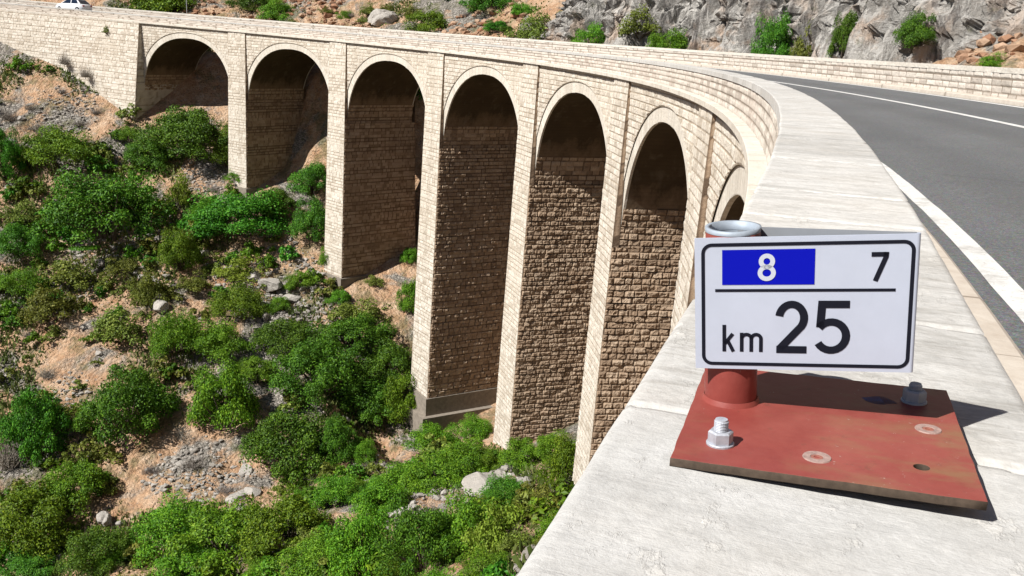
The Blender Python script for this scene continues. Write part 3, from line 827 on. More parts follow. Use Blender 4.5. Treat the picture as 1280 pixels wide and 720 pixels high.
for prof, fl in (([(.29, -.655), (.85, -.65), (.875, -.665), (.885, -.80)], True), ([(OE+.04, zroad(OE)+.12), (7.12, zroad(7.1)+.12), (7.10, zroad(7.1)+.10), (7.09, zroad(7.1)-.03)], False)):
    gp = np.minimum(np.mod(s_k, .95), .95-np.mod(s_k, .95))
    tn = np.tile(np.where(gp < .012, 0., 1.), (4, 1))
    sweep(prof, s_k, fl, tn, kb)
tag(kb.build('kerb', M['kerb']), kind='structure')

# ------------------------------------------------------------------ land
def axis_lines(a, b, step, far):
    mid = lin(a, b, step); g = step*1.16**np.arange(1, 40); out = np.cumsum(g); out = out[out < far]
    return np.concatenate([(a-out)[::-1], mid, b+out])
gx = axis_lines(-108, 16, .40, 320); gy = axis_lines(14, 124, .40, 320)
X, Y = np.meshgrid(gx, gy)
Z = terrain(X, Y)
m = MB(); m.grid(np.stack([X, Y, Z], -1))
tag(m.build('ground', M['ground'], None, True), kind='structure')
from mathutils.bvhtree import BVHTree
def gz_at(x, y): return float(terrain(np.array([x]), np.array([y]))[0])

# crag behind the far parapet
def crag():
    ss = lin(44, 96, .11); DD = np.concatenate([lin(5, 8.4, .5)[:-1], lin(8.4, 14.4, .045)[:-1], lin(14.4, 32, .7)])
    S2, D2 = np.meshgrid(ss, DD)
    ht = sstep(45, 51, S2)*(1-sstep(80, 93, S2))*(6.5+8*fbm(S2*.16, S2*0+2, 3, 77))
    rib = (fbm(S2*.22, S2*0+.5, 3, 61, True)-.5)*5.5+(fbm(S2*.75, S2*0+1.5, 3, 66)-.45)*3.4
    P0 = at(S2, D2+8.6, 0)
    zt = terrain(P0[..., 0], P0[..., 1], False)
    k = np.clip((D2+rib-9.8)/2.9, 0, 1)
    # broken ledges
    lv = 5+3*fbm(S2*.35, S2*0+6, 2, 71)
    kk = k*lv; k = k*.45+.55*(np.floor(kk)+sstep(.25, .75, kk-np.floor(kk)))/lv
    Zc = zt+ht*k-np.where(ht < .6, 1.4, .0)
    n1 = (fbm(S2*.55, Zc*.40, 5, 62, True)-.55)*2.6+(fbm(S2*1.8, Zc*1.0, 4, 64, True)-.55)*1.9+(fbm(S2*4.0, Zc*3.2, 3, 68, True)-.5)*.75
    O = D2+8.6+n1*sstep(8.5, 9.6, D2)*(1-sstep(14.5, 18, D2))*sstep(.3, 2, ht)
    P = at(S2, O, 0); P[..., 2] = Zc+((fbm(S2*.9, D2*1.1, 4, 65)-.45)*.9+(fbm(S2*2.9, Zc*2.1, 3, 69)-.45)*.5)*sstep(.3, 2, ht)
    m = MB(); m.grid(P, flip=True)
    return tag(m.build('crag', M['cliff'], None, False), kind='structure')
crag()

# ------------------------------------------------------------------ plants
def crown(seed, nclump, per, leaf, zr=.85, shell=.55, dense=True):
    r = np.random.RandomState(seed)
    d = r.normal(size=(nclump, 3)); d[:, 2] = abs(d[:, 2])*1.0-.12; d /= np.linalg.norm(d, axis=1)[:, None]
    rad = shell+(1-shell)*r.rand(nclump)**.6
    lump = .78+.44*r.rand(nclump)
    C = d*rad[:, None]*lump[:, None]*.82*np.array([1, 1, zr*1.0]); C[:, 2] += .18
    cr = .13+.17*r.rand(nclump)
    V = []; T = []
    n = nclump*per
    ci = np.repeat(np.arange(nclump), per)
    q = r.normal(size=(n, 3)); q /= np.linalg.norm(q, axis=1)[:, None]
    q[:, 2] = np.where(q[:, 2] < -.3, -q[:, 2]*.6, q[:, 2])
    pos = C[ci]+q*cr[ci][:, None]*(.60+.48*r.rand(n)**.5)[:, None]
    pos[:, 2] = np.maximum(pos[:, 2], .02*r.rand(n))
    nr = q*.9+r.normal(size=(n, 3))*.55+np.array([0, 0, .35]); nr /= np.linalg.norm(nr, axis=1)[:, None]
    a = np.cross(nr, r.normal(size=(n, 3))); a /= np.linalg.norm(a, axis=1)[:, None]
    b = np.cross(nr, a)
    L = leaf*(.6+.8*r.rand(n))[:, None]
    tone = np.clip(.5+.22*r.normal(size=n)+(.25*(r.rand(nclump)-.5))[ci], 0, 1)
    P = np.stack([pos-a*L, pos+b*L*.55+nr*L*.12, pos+a*L, pos-b*L*.55+nr*L*.12], 1)
    m = MB(); m.add(P.reshape(-1, 3), np.arange(4*n).reshape(n, 4), np.repeat(tone, 4))
    st = MB()
    for i in range(0, nclump, max(1, nclump//11)):
        e = C[i]; st.tube([(0, 0, -.15), (e[0]*.35, e[1]*.35, e[2]*.4), (e[0]*.7, e[1]*.7, e[2]*.72), tuple(e*.97)], [.04, .028, .018, .006], 5)
    return m, st
def twigs(seed, n=240):
    r = np.random.RandomState(seed); m = MB()
    for i in range(n):
        d = r.normal(size=3); d[2] = abs(d[2])*.9+.25; d /= np.linalg.norm(d)
        b = np.array([r.normal()*.25, r.normal()*.25, 0]); L = .45+.55*r.rand()
        p = [b, b+d*L*.5+r.normal(size=3)*.06, b+d*L+r.normal(size=3)*.12]
        m.tube([tuple(k) for k in p], [.012, .008, .003], 3, False)
    m.tones = [np.clip(t*0+r.rand(), 0, 1) for t in m.tones]
    st = MB(); st.tube([(0, 0, -.15), (0, 0, .2), (.05, .02, .4)], [.04, .03, .01], 5)
    return m, st
CAMP = np.array([0, 0, CAM_H]); Fv = np.array([-.32009659, .91148664, -.25832203]); Rv = np.array([.93771983, .34367459, .05068821]); Uv = np.array([-.13498034, .22600857, .96472817])
CLEAR = np.array([(-46.6, 54.8, 6.0), (-42.3, 55.8, 3.6), (-64.1, 59.7, 2.9), (-90.0, 82.7, 4.5), (-83.5, 83.9, 4.2), (-67.2, 83.9, 3.8), (-30.8, 59.0, 3.2), (-44.6, 62.6, 1.8), (-70.8, 79.6, 2.2), (-49.2, 70.6, 1.9), (-18.4, 48.4, 2.6)])
def in_clear(x, y): return bool((np.hypot(CLEAR[:, 0]-x, CLEAR[:, 1]-y) < CLEAR[:, 2]).any())
PROTO = {}
for kd, specs in {'dense': [(1, 62, 360, .0205), (2, 54, 400, .0205), (11, 58, 380, .0205)], 'mid': [(3, 52, 340, .022), (4, 46, 370, .023), (9, 56, 330, .022), (12, 50, 340, .022)],
                  'olive': [(5, 40, 110, .034), (6, 36, 115, .036)], 'pale': [(7, 36, 110, .034)]}.items():
    PROTO[kd] = [crown(*q, shell=(.5 if kd in ('dense', 'mid') else .25)) for q in specs]
PROTO['dry'] = [twigs(8)]
for kd in PROTO:
    L = []
    for m_, s_ in PROTO[kd]:
        L.append((m_, s_, None, None))
    PROTO[kd] = L
_mesh = {}
SMALL = {}
def plant_obj(kd, i, name):
    """a thing with foliage and stem; meshes are shared between copies"""
    root = bpy.data.objects.new(name, None); COL.objects.link(root)
    if (kd, i) not in _mesh:
        mb, sb, _, _ = PROTO[kd][i]
        f = mb.build('foliage', M[kd], root); s = sb.build('stem', M['bark'], root)
        _mesh[(kd, i)] = (f, s)
    else:
        for src in _mesh[(kd, i)]:
            c = src.copy(); COL.objects.link(c); c.parent = root
    return root
def put_plant(x, y, rad, hh, kd, label, group=None, z=None, cat='bush', name='bush'):
    i = rnd.randrange(len(PROTO[kd]))
    o = plant_obj(kd, i, name)
    zz = gz_at(x, y)-.1*rad if z is None else z
    o.location = (x, y, zz)
    o.rotation_euler = (rnd.uniform(-.12, .12), rnd.uniform(-.12, .12), rnd.uniform(0, 6.28))
    o.scale = (rad*1.17, rad*rnd.uniform(1.02, 1.24), hh*1.02)
    tag(o, label, cat, group)
    return o
for x, y, r_, h_, kd, lab in BUSHES:
    put_plant(x, y, r_, max(h_, .7*r_), kd, lab, None, None, 'shrub' if kd == 'dry' else 'bush', 'dry_shrub' if kd == 'dry' else 'bush')
for x, y, z, r_, h_, kd, lab in BACK_BUSHES:
    sunk = 1.5*h_ if 'behind the right end' in lab else .75*h_ if ('crag' in lab or 'shoulder' in lab) and 'pull-off' not in lab and 'scree slope' not in lab else .3*r_
    put_plant(x, y, r_*1.2, max(h_*1.2, r_*1.3)+.3*sunk, kd, lab, None, z-sunk)

for s_, o_, r_, h_, lab in ((100, 11.6, 3.1, 6.0, 'dark tree added to hide the sunlit slope at the right edge of the third arch'),):
    P = at(s_, o_, 0); put_plant(P[0], P[1], r_, h_, 'dense', lab, None, None, 'tree', 'tree')  # added tree, keeps the opening dark where sunlit hillside would show
# more growth on the hillside behind the road
rb = np.random.RandomState(31); nb_ = 0
while nb_ < 46:
    s_, D_ = rb.uniform(62, 160), rb.uniform(9.5, 34)
    if 62 < s_ < 84 and D_ < 16: continue
    P = at(s_, 8.6+D_, 0); rr = rb.uniform(.5, 1.5)
    put_plant(P[0], P[1], rr, rr*rb.uniform(.8, 1.2), rb.choice(['olive', 'olive', 'mid', 'dense', 'dry']), 'small wild shrub on the reddish hillside behind the road', 'shrubs on the hillside behind the road', None, 'shrub', 'hillside_shrub'); nb_ += 1
# leafy filling of the near bank
rb = np.random.RandomState(8); nb_ = 0; tr_ = 0
while nb_ < 42 and tr_ < 4000:
    tr_ += 1
    x, y = rb.uniform(-48, -5), rb.uniform(26, 64)
    S_, O_ = to_so([x], [y]); z = gz_at(x, y); d = np.array([x, y, z])-CAMP; dz = d@Fv
    if O_[0] > -2.5 or dz < 20 or in_clear(x, y): continue
    px, py = 640+d@Rv/dz*1123, 360-d@Uv/dz*1123
    if not (60 < px < 720 and 560 < py < 760) or py < 560+(640-px)*.16: continue
    if (px-605)**2/2500+(py-603)**2/400 < 1: continue
    rr = rb.uniform(.8, 1.7)
    put_plant(x, y, rr, rr*rb.uniform(.9, 1.2), rb.choice(['mid', 'mid', 'mid', 'dense', 'pale', 'olive']), 'small leafy bush wedged in the continuous green growth of the near bank', 'small leafy bushes of the near bank', None, 'bush', 'bush'); nb_ += 1

# small scattered shrubs between the big ones: single meshes, alike within a part of the slope
def single(kd, seed, ncl, per, leaf):
    mb, sb = crown(seed, ncl, per, leaf, shell=.2)
    o = mb.build('low_shrub', M[kd]); return o
protos_s = [single('mid', 21, 14, 45, .085), single('olive', 22, 13, 42, .09), single('olive', 23, 15, 40, .085), single('dense', 24, 16, 44, .085)]
used = set()
def region(px, py):
    return None
r2 = np.random.RandomState(5)
cnt = 0; tries = 0
bxy = np.array([(b[0], b[1], b[2]) for b in BUSHES])
while cnt < 300 and tries < 9000:
    tries += 1
    x = r2.uniform(-100, 0); y = r2.uniform(24, 98)
    S_, O_ = to_so([x], [y])
    if O_[0] > -2.0 or S_[0] > 150: continue
    if fbm(x*.09, y*.09, 3, 91) < .40 and r2.rand() < .85: continue
    if in_clear(x, y): continue
    z = gz_at(x, y); d = np.array([x, y, z])-CAMP; dz = d@Fv
    if dz < 20: continue
    px = d@Rv/dz*1123/640; py = d@Uv/dz*1123/360
    if abs(px) > 1.05 or abs(py) > 1.05: continue
    if (np.hypot(bxy[:, 0]-x, bxy[:, 1]-y) < bxy[:, 2]*.7).any(): continue
    src = protos_s[r2.randint(4)]
    if src.name in used: o = src.copy(); COL.objects.link(o)
    else: o = src; used.add(src.name)
    rr = r2.uniform(.45, 1.25)+.9*r2.rand()**3
    o.location = (x, y, z-.05); o.rotation_euler = (0, 0, r2.uniform(0, 6.28)); o.scale = (rr, rr, rr*r2.uniform(.8, 1.2))
    u_ = -.77*(x+30)+.64*(y-68)
    if u_ > 38: g, l = 'low shrubs on the upper left slope', 'low shrub growing loose on the upper left slope under the abutment and first arch'
    elif u_ > 14: g, l = 'low shrubs on the middle slope', 'low shrub scattered on the stony slope in the left middle of the photo'
    elif u_ > -6: g, l = 'low shrubs in the gully', 'low shrub in the gully bottom left of the stepped footing'
    else: g, l = 'low shrubs on the near bank', 'low shrub filling the near bank between the larger leafy bushes'
    tag(o, l, 'shrub', g); cnt += 1

rd = np.random.RandomState(44); nb_ = 0; tr_ = 0
while nb_ < 34 and tr_ < 4000:
    tr_ += 1
    x, y = rd.uniform(-98, -14), rd.uniform(34, 94)
    S_, O_ = to_so([x], [y])
    if O_[0] > -2.5 or S_[0] > 148: continue
    z = gz_at(x, y); d = np.array([x, y, z])-CAMP; dz = d@Fv
    if dz < 25 or abs(d@Rv/dz*1123/640) > 1 or abs(d@Uv/dz*1123/360) > 1: continue
    if (np.hypot(bxy[:, 0]-x, bxy[:, 1]-y) < bxy[:, 2]*.8).any(): continue
    rr = rd.uniform(.7, 1.5)
    put_plant(x, y, rr, rr*rd.uniform(.8, 1.2), 'dry', 'grey leafless twiggy shrub standing among the green bushes of the slope', 'grey leafless shrubs of the slope', None, 'shrub', 'dry_shrub'); nb_ += 1

# grass and ground cover
def grass():
    r = np.random.RandomState(12); m = MB(); P = []; T = []
    n = 90000
    x = r.uniform(-104, 4, n*3); y = r.uniform(22, 122, n*3)
    S_, O_ = to_so(x, y)
    k = fbm(x*.11, y*.11, 4, 19)
    ok = ((k > .50) | ((k > .40) & (r.rand(n*3) < .35)))&((O_ < -1) | (O_ > 10))
    ok &= ~(np.hypot(x[:, None]-CLEAR[None, :, 0], y[:, None]-CLEAR[None, :, 1]) < CLEAR[None, :, 2]*.85).any(1)
    x, y, k, O_ = x[ok][:n], y[ok][:n], k[ok][:n], O_[ok][:n]
    z = terrain(x, y)
    n = len(x)
    h = r.uniform(.10, .38, n)*(.7+1.2*sstep(.5, .65, k)); a = r.uniform(0, 6.28, n); w = r.uniform(.05, .14, n)
    le = r.normal(size=(n, 2))*.25*h[:, None]
    dx, dy = np.cos(a)*w, np.sin(a)*w
    B = np.stack([x, y, z-.03], -1)
    V = np.stack([B+np.stack([-dx, -dy, 0*x], -1), B+np.stack([dx, dy, 0*x], -1), B+np.stack([dx*.3+le[:, 0], dy*.3+le[:, 1], h], -1), B+np.stack([-dx*.6+le[:, 0]*1.2, -dy*.6+le[:, 1], h*.8], -1)], 1)
    m.add(V.reshape(-1, 3), np.arange(4*n).reshape(n, 4), np.repeat(np.clip(.5+.25*r.normal(size=n), 0, 1), 4))
    return tag(m.build('grass', M['grass']), kind='stuff')
grass()

# ------------------------------------------------------------------ stones
def stone_shape(seed, sub=2, rough=.22):
    bm = bmesh.new(); bmesh.ops.create_icosphere(bm, subdivisions=sub, radius=1)
    r = np.random.RandomState(seed); pl = [(r.normal(size=3), r.uniform(.45, .85)) for _ in range(9)]
    V = []
    for v in bm.verts:
        p = np.array(v.co)
        for nrm, dd in pl:
            nn = nrm/np.linalg.norm(nrm); q = p@nn
            if q > dd: p = p-nn*(q-dd)*.92
        p = p*(1+rough*(fbm(np.array(p[0]*2+9), np.array(p[1]*2+p[2]*1.7), 3, seed)-.45))
        V.append(p)
    F = [tuple(v.index for v in f.verts) for f in bm.faces]; bm.free()
    return np.array(V), F
def scatter(name, n, cond, smin, smax, mat, seed, xr, yr):
    r = np.random.RandomState(seed); shapes = [stone_shape(100+seed*7+i, 1) for i in range(8)]
    m = MB()
    x = r.uniform(*xr, n*9); y = r.uniform(*yr, n*9)
    S_, O_ = to_so(x, y)
    ok = cond(x, y, S_, O_, r); x, y = x[ok][:n], y[ok][:n]; z = terrain(x, y)
    for xx, yy, zz in zip(x, y, z):
        V, Fc = shapes[r.randint(8)]
        sc = smin+(smax-smin)*r.rand()**3
        a = r.uniform(0, 6.28); ca, sa = math.cos(a), math.sin(a)
        W = V*np.array([1, r.uniform(.6, 1), r.uniform(.4, .7)])*sc
        W = W@np.array([[ca, -sa, 0], [sa, ca, 0], [0, 0, 1]]).T+np.array([xx, yy, zz+.1*sc])
        m.add(W, np.array(Fc), r.rand())
    return tag(m.build(name, M[mat]), kind='stuff')
scatter('loose_stones', 9000, lambda x, y, S, O, r: (O < -.8) & (scree_mask(x, y)**2 > r.rand(len(x))*.95+.08), .08, .50, 'rock', 1, (-104, 0), (24, 100))
FAN = np.array([(-46.2, 54.4, 3.6), (-43.2, 55.4, 2.6), (-67.2, 83.9, 3.4), (-58.5, 86.0, 3.2), (-30.8, 59.0, 2.6), (-86.5, 83.0, 4.0), (-56.5, 74.5, 3.0), (-70, 66, 3.0), (-49.5, 72.5, 3.0), (-62, 57, 2.5)])
scatter('scree', 5600, lambda x, y, S, O, r: (O < -.3) & ((np.hypot(x[:, None]-FAN[None, :, 0], y[:, None]-FAN[None, :, 1])/FAN[None, :, 2]).min(1)+.5*r.rand(len(x)) < 1.1), .07, .34, 'rock', 5, (-92, -28), (52, 90))
scatter('reddish_scree', 9000, lambda x, y, S, O, r: (O > 16.5) & (O < 46) & (S > 40) & (fbm(x*.1, y*.1, 3, 33) > .42), .12, .8, 'redrock', 2, (-110, 20), (50, 135))
def boulder(x, y, w, d, h, seed, label, rot=0, name='boulder', sink=.42, mat='rock', z=None):
    V, Fc = stone_shape(seed, 4, .5)
    V = V*np.array([w, d, h*.8])
    V = V*(1+.10*(np.array([fbm(np.array(q[0]*3.1/max(w, .5)+seed), np.array(q[1]*3.1/max(d, .5)+q[2]*2), 4, seed, True) for q in V])-.55))[:, None]
    m = MB(); m.add(V, np.array(Fc), .9)
    o = m.build(name, M[mat]); o.location = (x, y, (gz_at(x, y) if z is None else z)+h*(.6-sink)); o.rotation_euler = (0, 0, rot)
    return tag(o, label, 'boulder')
for q in BOULDERS: boulder(*q[:6], q[6], q[7])
def rock_group():
    src = [stone_shape(300+i, 3, .4) for i in range(4)]; me = []
    r = np.random.RandomState(77)
    for V, Fc in src:
        m = MB(); m.add(V*np.array([1, .75, .6]), np.array(Fc), r.rand()); me.append(m.build('rock', M['rock']))
    n = 0; t = 0
    while n < 46 and t < 3000:
        t += 1
        x = r.uniform(-98, -5); y = r.uniform(26, 95)
        S_, O_ = to_so([x], [y])
        if O_[0] > -2 or S_[0] > 148: continue
        z = gz_at(x, y); d = np.array([x, y, z])-CAMP; dz = d@Fv
        if dz < 25 or abs(d@Rv/dz*1123/640) > 1 or abs(d@Uv/dz*1123/360) > 1: continue
        o = me[n] if n < 4 else me[r.randint(4)].copy()
        if n >= 4: COL.objects.link(o)
        s = r.uniform(.35, .95)
        o.location = (x, y, z); o.scale = (s, s, s); o.rotation_euler = (r.uniform(-.3, .3), r.uniform(-.3, .3), r.uniform(0, 6.28))
        tag(o, 'loose grey limestone rock lying among the bushes of the slope', 'rock', 'grey rocks strewn over the slope'); n += 1
rock_group()

# ------------------------------------------------------------------ kilometre sign on the coping
TH_A = np.array([.22947538, .01242673, .03034261])*1.04
TH_B = np.array([.0158779, .008, -.1530])*1.04
TL = np.array([-.13716806, .9937388, -.1947698])*1.04+np.array([0, 0, CAM_H])
ex = TH_A/np.linalg.norm(TH_A); ez = -TH_B/np.linalg.norm(TH_B); ey = np.cross(ez, ex); ey /= np.linalg.norm(ey)   # ey points away from the camera
ez = np.cross(ex, ey)
W_, H_ = np.linalg.norm(TH_A), np.linalg.norm(TH_B)
def sp(u, v, n=0.0):
    """sign coordinates: u right 0..1, v down 0..1, n metres towards the viewer"""
    return TL+TH_A*u+TH_B*v-ey*n
plate_o = Vector((-.122, .891, .0))
sign = empty('kilometre_sign', (0.03, 1.08, 0))
tag(sign, 'white kilometre sign reading km 25 on a red pipe and red bolted base plate', 'road sign')
def child(mb, name, mat, parent, smooth=False):
    o = mb.build(name, mat, parent, smooth)
    # keep world coordinates although the parent sits elsewhere
    p = parent; off = Vector((0, 0, 0))
    while p is not None: off += p.location; p = p.parent
    o.data.transform(Matrix.Translation(-off)); return o
# base plate from a 2D outline with holes
ang = R(1.4)
tilt = .050
def pl(u, v, w=0.0):
    """plate coordinates in metres: u right, v away, w up from its top"""
    c, s = math.cos(ang), math.sin(ang)
    x = -.1225+u*c-v*s; y = .884+u*s+v*c
    return Vector((x, y, .0092+tilt*u+w))
PW, PD, PTK = .301, .318, .0085
def plate_mesh():
    cu = bpy.data.curves.new('plate_outline', 'CURVE'); cu.dimensions = '2D'; cu.fill_mode = 'BOTH'; cu.extrude = PTK/2; cu.bevel_depth = .0006; cu.bevel_resolution = 1
    def poly(pts):
        s = cu.splines.new('POLY'); s.points.add(len(pts)-1)
        for p, q in zip(s.points, pts): p.co = (q[0], q[1], 0, 1)
        s.use_cyclic_u = True
    r = random.Random(3)
    edge = []
    cs = [(0, 0), (PW, 0), (PW, PD), (0, PD)]
    for i in range(4):
        a, b = cs[i], cs[(i+1) % 4]
        for k in range(14):
            t = k/14; j = .0007 if k else 0
            edge.append((a[0]*(1-t)+b[0]*t+r.uniform(-j, j), a[1]*(1-t)+b[1]*t+r.uniform(-j, j)))
    poly(edge)
    for hx, hy, hr in HOLES: poly([(hx+hr*math.cos(k*math.pi/12), hy+hr*math.sin(k*math.pi/12)) for k in range(24)])
    ob = bpy.data.objects.new('tmp_outline', cu); COL.objects.link(ob)
    dg = bpy.context.evaluated_depsgraph_get(); dg.update()
    me = bpy.data.meshes.new_from_object(ob.evaluated_get(dg)); bpy.data.objects.remove(ob); bpy.data.curves.remove(cu)
    return me
def to_pl(x, y):
    c, s = math.cos(ang), math.sin(ang); dx, dy = x+.1225, y-.884
    return (dx*c+dy*s, -dx*s+dy*c)
HOLES = [(*to_pl(.1251, 0.952), .0085)]
me = plate_mesh()
for v in me.vertices:
    p = pl(v.co.x, v.co.y, v.co.z-PTK/2); v.co = p-sign.location
me.materials.clear(); me.materials.append(M['red']); me.materials.append(M['edge']); me.name = 'base_plate'
for q_ in me.polygons: q_.material_index = 0 if q_.normal.z > .6 else 1
plate = link(bpy.data.objects.new('base_plate', me), sign)
NORM = Vector((-tilt, 0, 1)).normalized()
def frame_at(p, zdir=NORM):
    z = zdir.normalized(); x = Vector((0, 1, 0)).cross(z).normalized(); y = z.cross(x)
    return Matrix(((x.x, y.x, z.x, p.x), (x.y, y.y, z.y, p.y), (x.z, y.z, z.z, p.z), (0, 0, 0, 1)))
def bolt(u, v, mat, rot, name='bolt', turns=7):
    base = pl(u, v); Mx = frame_at(base)@Matrix.Rotation(rot, 4, 'Z')
    b = MB()
    b.lathe([(.0001, .0032), (.0145, .0032), (.0152, .0024), (.0152, .0002), (.0001, .0001)][::-1], Mx, 32)
    hexp = lambda r, z: [Mx@Vector((r*math.cos(k*math.pi/3), r*math.sin(k*math.pi/3), z)) for k in range(6)]
    rows = [(.0138, .0032), (.0138, .0150), (.0120, .0168)]
    V = []
    for r_, z_ in rows: V += hexp(r_, z_)
    Fq = [(i*6+k, i*6+(k+1) % 6, (i+1)*6+(k+1) % 6, (i+1)*6+k) for i in range(2) for k in range(6)]+[tuple(range(12, 18))]
    b.add([tuple(v_) for v_ in V], Fq)
    prof = [(.0074, .0150)]
    z_ = .0165
    for k in range(turns): prof += [(.0079, z_), (.0069, z_+.0009)]; z_ += .0018
    prof += [(.0066, z_+.0006), (.0001, z_+.0008)]
    b.lathe(prof, Mx, 20)
    return child(b, name, mat, plate)
bolt(*to_pl(-.0783, .938), M['galv'], .3)
bolt(*to_pl(.1293, 1.152), M['zinc'], .8, 'bolt', 4)
def plug(u, v, r_):
    p = pl(u, v, .0002); Mx = frame_at(p)
    b = MB(); b.lathe([(r_*.42, .0004), (r_*.46, .0014), (r_*.95, .0016), (r_, .0002)][::-1], Mx, 28)
    o = child(b, 'plug_weld', M['rim'], plate)
    b = MB(); b.lathe([(.0001, -.0001+.0003), (r_*.20, .0003), (r_*.22, .0011), (r_*.42, .0010)][::-1], Mx, 24); child(b, 'plug_centre', M['plugred'], o)
plug(*to_pl(.0225, .9383), .0150); plug(*to_pl(.1391, 1.0624), .0145)
b = MB()
pts = []
for k in range(26):
    w = k*2*math.pi/26; rr = .016*(.75+.35*hsh(k//2, 3)); q = pl(.217+rr*1.25*math.cos(w), .252+rr*math.sin(w), .0006); pts.append(tuple(q))
b.add(pts, [tuple(range(26))]); child(b, 'paint_spot', M['bluespot'], plate)
# pipe
PB = Vector((-.0845, 1.0815, .0105+tilt*.03)); PTOP = Vector((-.1040, 1.0675, .2300))
pd = (PTOP-PB).normalized(); PL_ = (PTOP-PB).length
Mx = frame_at(PB, pd)
b = MB(); b.lathe([(.0365, -.002), (.0345, .003), (.0325, .0065)], frame_at(pl(*to_pl(PB.x, PB.y)), NORM), 40); 
bead = b
b = MB(); b.lathe([(.0316, -.004), (.0316, PL_-.001), (.0308, PL_), (.0285, PL_), (.0283, PL_-.0008), (.0283, .003)], Mx, 56)
pipe = child(b, 'post', M['red'], sign, True)
child(bead, 'weld_bead', M['red'], pipe, True)
b = MB(); b.lathe([(.0279, PL_-.0005), (.0279, .001), (.0001, .001)], Mx, 40); child(b, 'pipe_lining', M['zinc'], pipe, True)
b = MB(); b.lathe([(.0320, PL_-.0045), (.0322, PL_+.0006), (.0276, PL_+.0006), (.0276, PL_-.01)], Mx, 56); child(b, 'pipe_rim', M['zinc'], pipe, True)
# panel: a folded sheet round the pipe: front leaf, fold at the right, back leaf
t_ = .0016
def leaf(mb, a0, a1, depth0, depth1):
    """leaf between u=a0 and a1, depth (metres behind the front face) at both ends"""
    V = []
    for v in (0, 1):
        for dd in (0, t_):
            V += [sp(a0, v, -depth0-dd), sp(a1, v, -depth1-dd)]
    # 0 TLf 1 TRf 2 TLb 3 TRb 4 BLf 5 BRf 6 BLb 7 BRb
    mb.add(V, [(0, 4, 5, 1), (2, 3, 7, 6), (0, 1, 3, 2), (4, 6, 7, 5), (0, 2, 6, 4), (1, 5, 7, 3)])
b = MB(); leaf(b, 0, .985, 0, 0)
# rounded fold on the right edge
arc = []
for k in range(9):
    w = math.pi*k/8; arc.append((.985+.015*math.sin(w)*1.0, .0035*(1-math.cos(w))))
for (u0, d0), (u1, d1) in zip(arc[:-1], arc[1:]):
    b.add([sp(u0, 0, -d0), sp(u1, 0, -d1), sp(u1, 1, -d1), sp(u0, 1, -d0)], [(0, 3, 2, 1)])
panel = child(b, 'sign_panel', M['panel'], sign)
b = MB(); leaf(b, .05, .985, .0690, .0072); child(b, 'back_leaf', M['alu'], panel)
# fold at the left: thin returns beside the pipe
# ---- lettering
def stroke(mb, pts, w, n, closed=False):
    """flat band of width w (in metres) along sign points given in metres (x right, y up from bottom left)"""
    P = [Vector(p) for p in pts]; N = len(P); Lf = []; Rt = []
    for i in range(N):
        if closed: a, c = P[i-1], P[(i+1) % N]
        else: a, c = P[max(i-1, 0)], P[min(i+1, N-1)]
        d1 = (P[i]-a); d2 = (c-P[i])
        if d1.length < 1e-9: d1 = d2
        if d2.length < 1e-9: d2 = d1
        d1.normalize(); d2.normalize()
        t = (d1+d2).normalized(); nn = Vector((-t.y, t.x)); cs = max(.35, nn.dot(Vector((-d1.y, d1.x))))
        Lf.append(P[i]+nn*w/2/cs); Rt.append(P[i]-nn*w/2/cs)
    V = [sp(q.x/W_, 1-q.y/H_, n) for q in Lf+Rt]
    mb.add(V, [(i, N+i, N+(i+1) % N, (i+1) % N) for i in range(N if closed else N-1)])
def arcpts(cx, cy, rx, ry, a0, a1, n=14):
    return [(cx+rx*math.cos(R(a0+(a1-a0)*k/n)), cy+ry*math.sin(R(a0+(a1-a0)*k/n))) for k in range(n+1)]
def glyph(mb, ch, u0, u1, v0, v1, sw, n):
    x0, x1 = u0*W_, u1*W_; y1, y0 = (1-v0)*H_, (1-v1)*H_
    w, h = x1-x0, y1-y0; hs = sw/2
    X = lambda a: x0+hs+(w-sw)*a
    Yf = lambda a: y0+hs+(h-sw)*a
    rx = lambda a: (w-sw)*a
    ry = lambda a: (h-sw)*a
    S = lambda pts, closed=False: stroke(mb, pts, sw, n, closed)
    if ch == '8':
        S(arcpts(X(.5), Yf(.76), rx(.43), ry(.24), 0, 345, 23), True)
        S(arcpts(X(.5), Yf(.26), rx(.5), ry(.26), 0, 345, 23), True)
    elif ch == '7':
        S([(X(0), Yf(1)), (X(1)+hs*.6, Yf(1))]); S([(X(1), Yf(1)+hs), (X(.98), Yf(.90)), (X(.32), Yf(0)-hs)])
    elif ch == '2':
        S(arcpts(X(.5), Yf(.70), rx(.5), ry(.30), 172, -38, 18)+[(X(.04), Yf(.02)), (X(.04), Yf(0))][:1])
        S([(X(0)-hs*.6, Yf(0)), (X(1)+hs*.8, Yf(0))])
    elif ch == '5':
        S([(X(.95)+hs, Yf(1)), (X(.12), Yf(1)), (X(.07), Yf(.50))])
        S([(X(.07)-hs*.2, Yf(.49))]+arcpts(X(.47), Yf(.31), rx(.53), ry(.31), 128, -150, 20))
    elif ch == 'k':
        S([(X(0), Yf(0)-hs), (X(0), Yf(1)+hs)]); S([(X(.98), Yf(.62)+hs), (X(.06), Yf(.26))]); S([(X(.40), Yf(.40)), (X(1.05), Yf(0)-hs)])
    elif ch == 'm':
        S([(X(0), Yf(0)-hs), (X(0), Yf(1)+hs)])
        for a in (0, .5):
            S([(X(a), Yf(.72))]+arcpts(X(a+.25), Yf(.72), rx(.25), ry(.28), 180, 0, 10)+[(X(a+.5), Yf(0)-hs)])
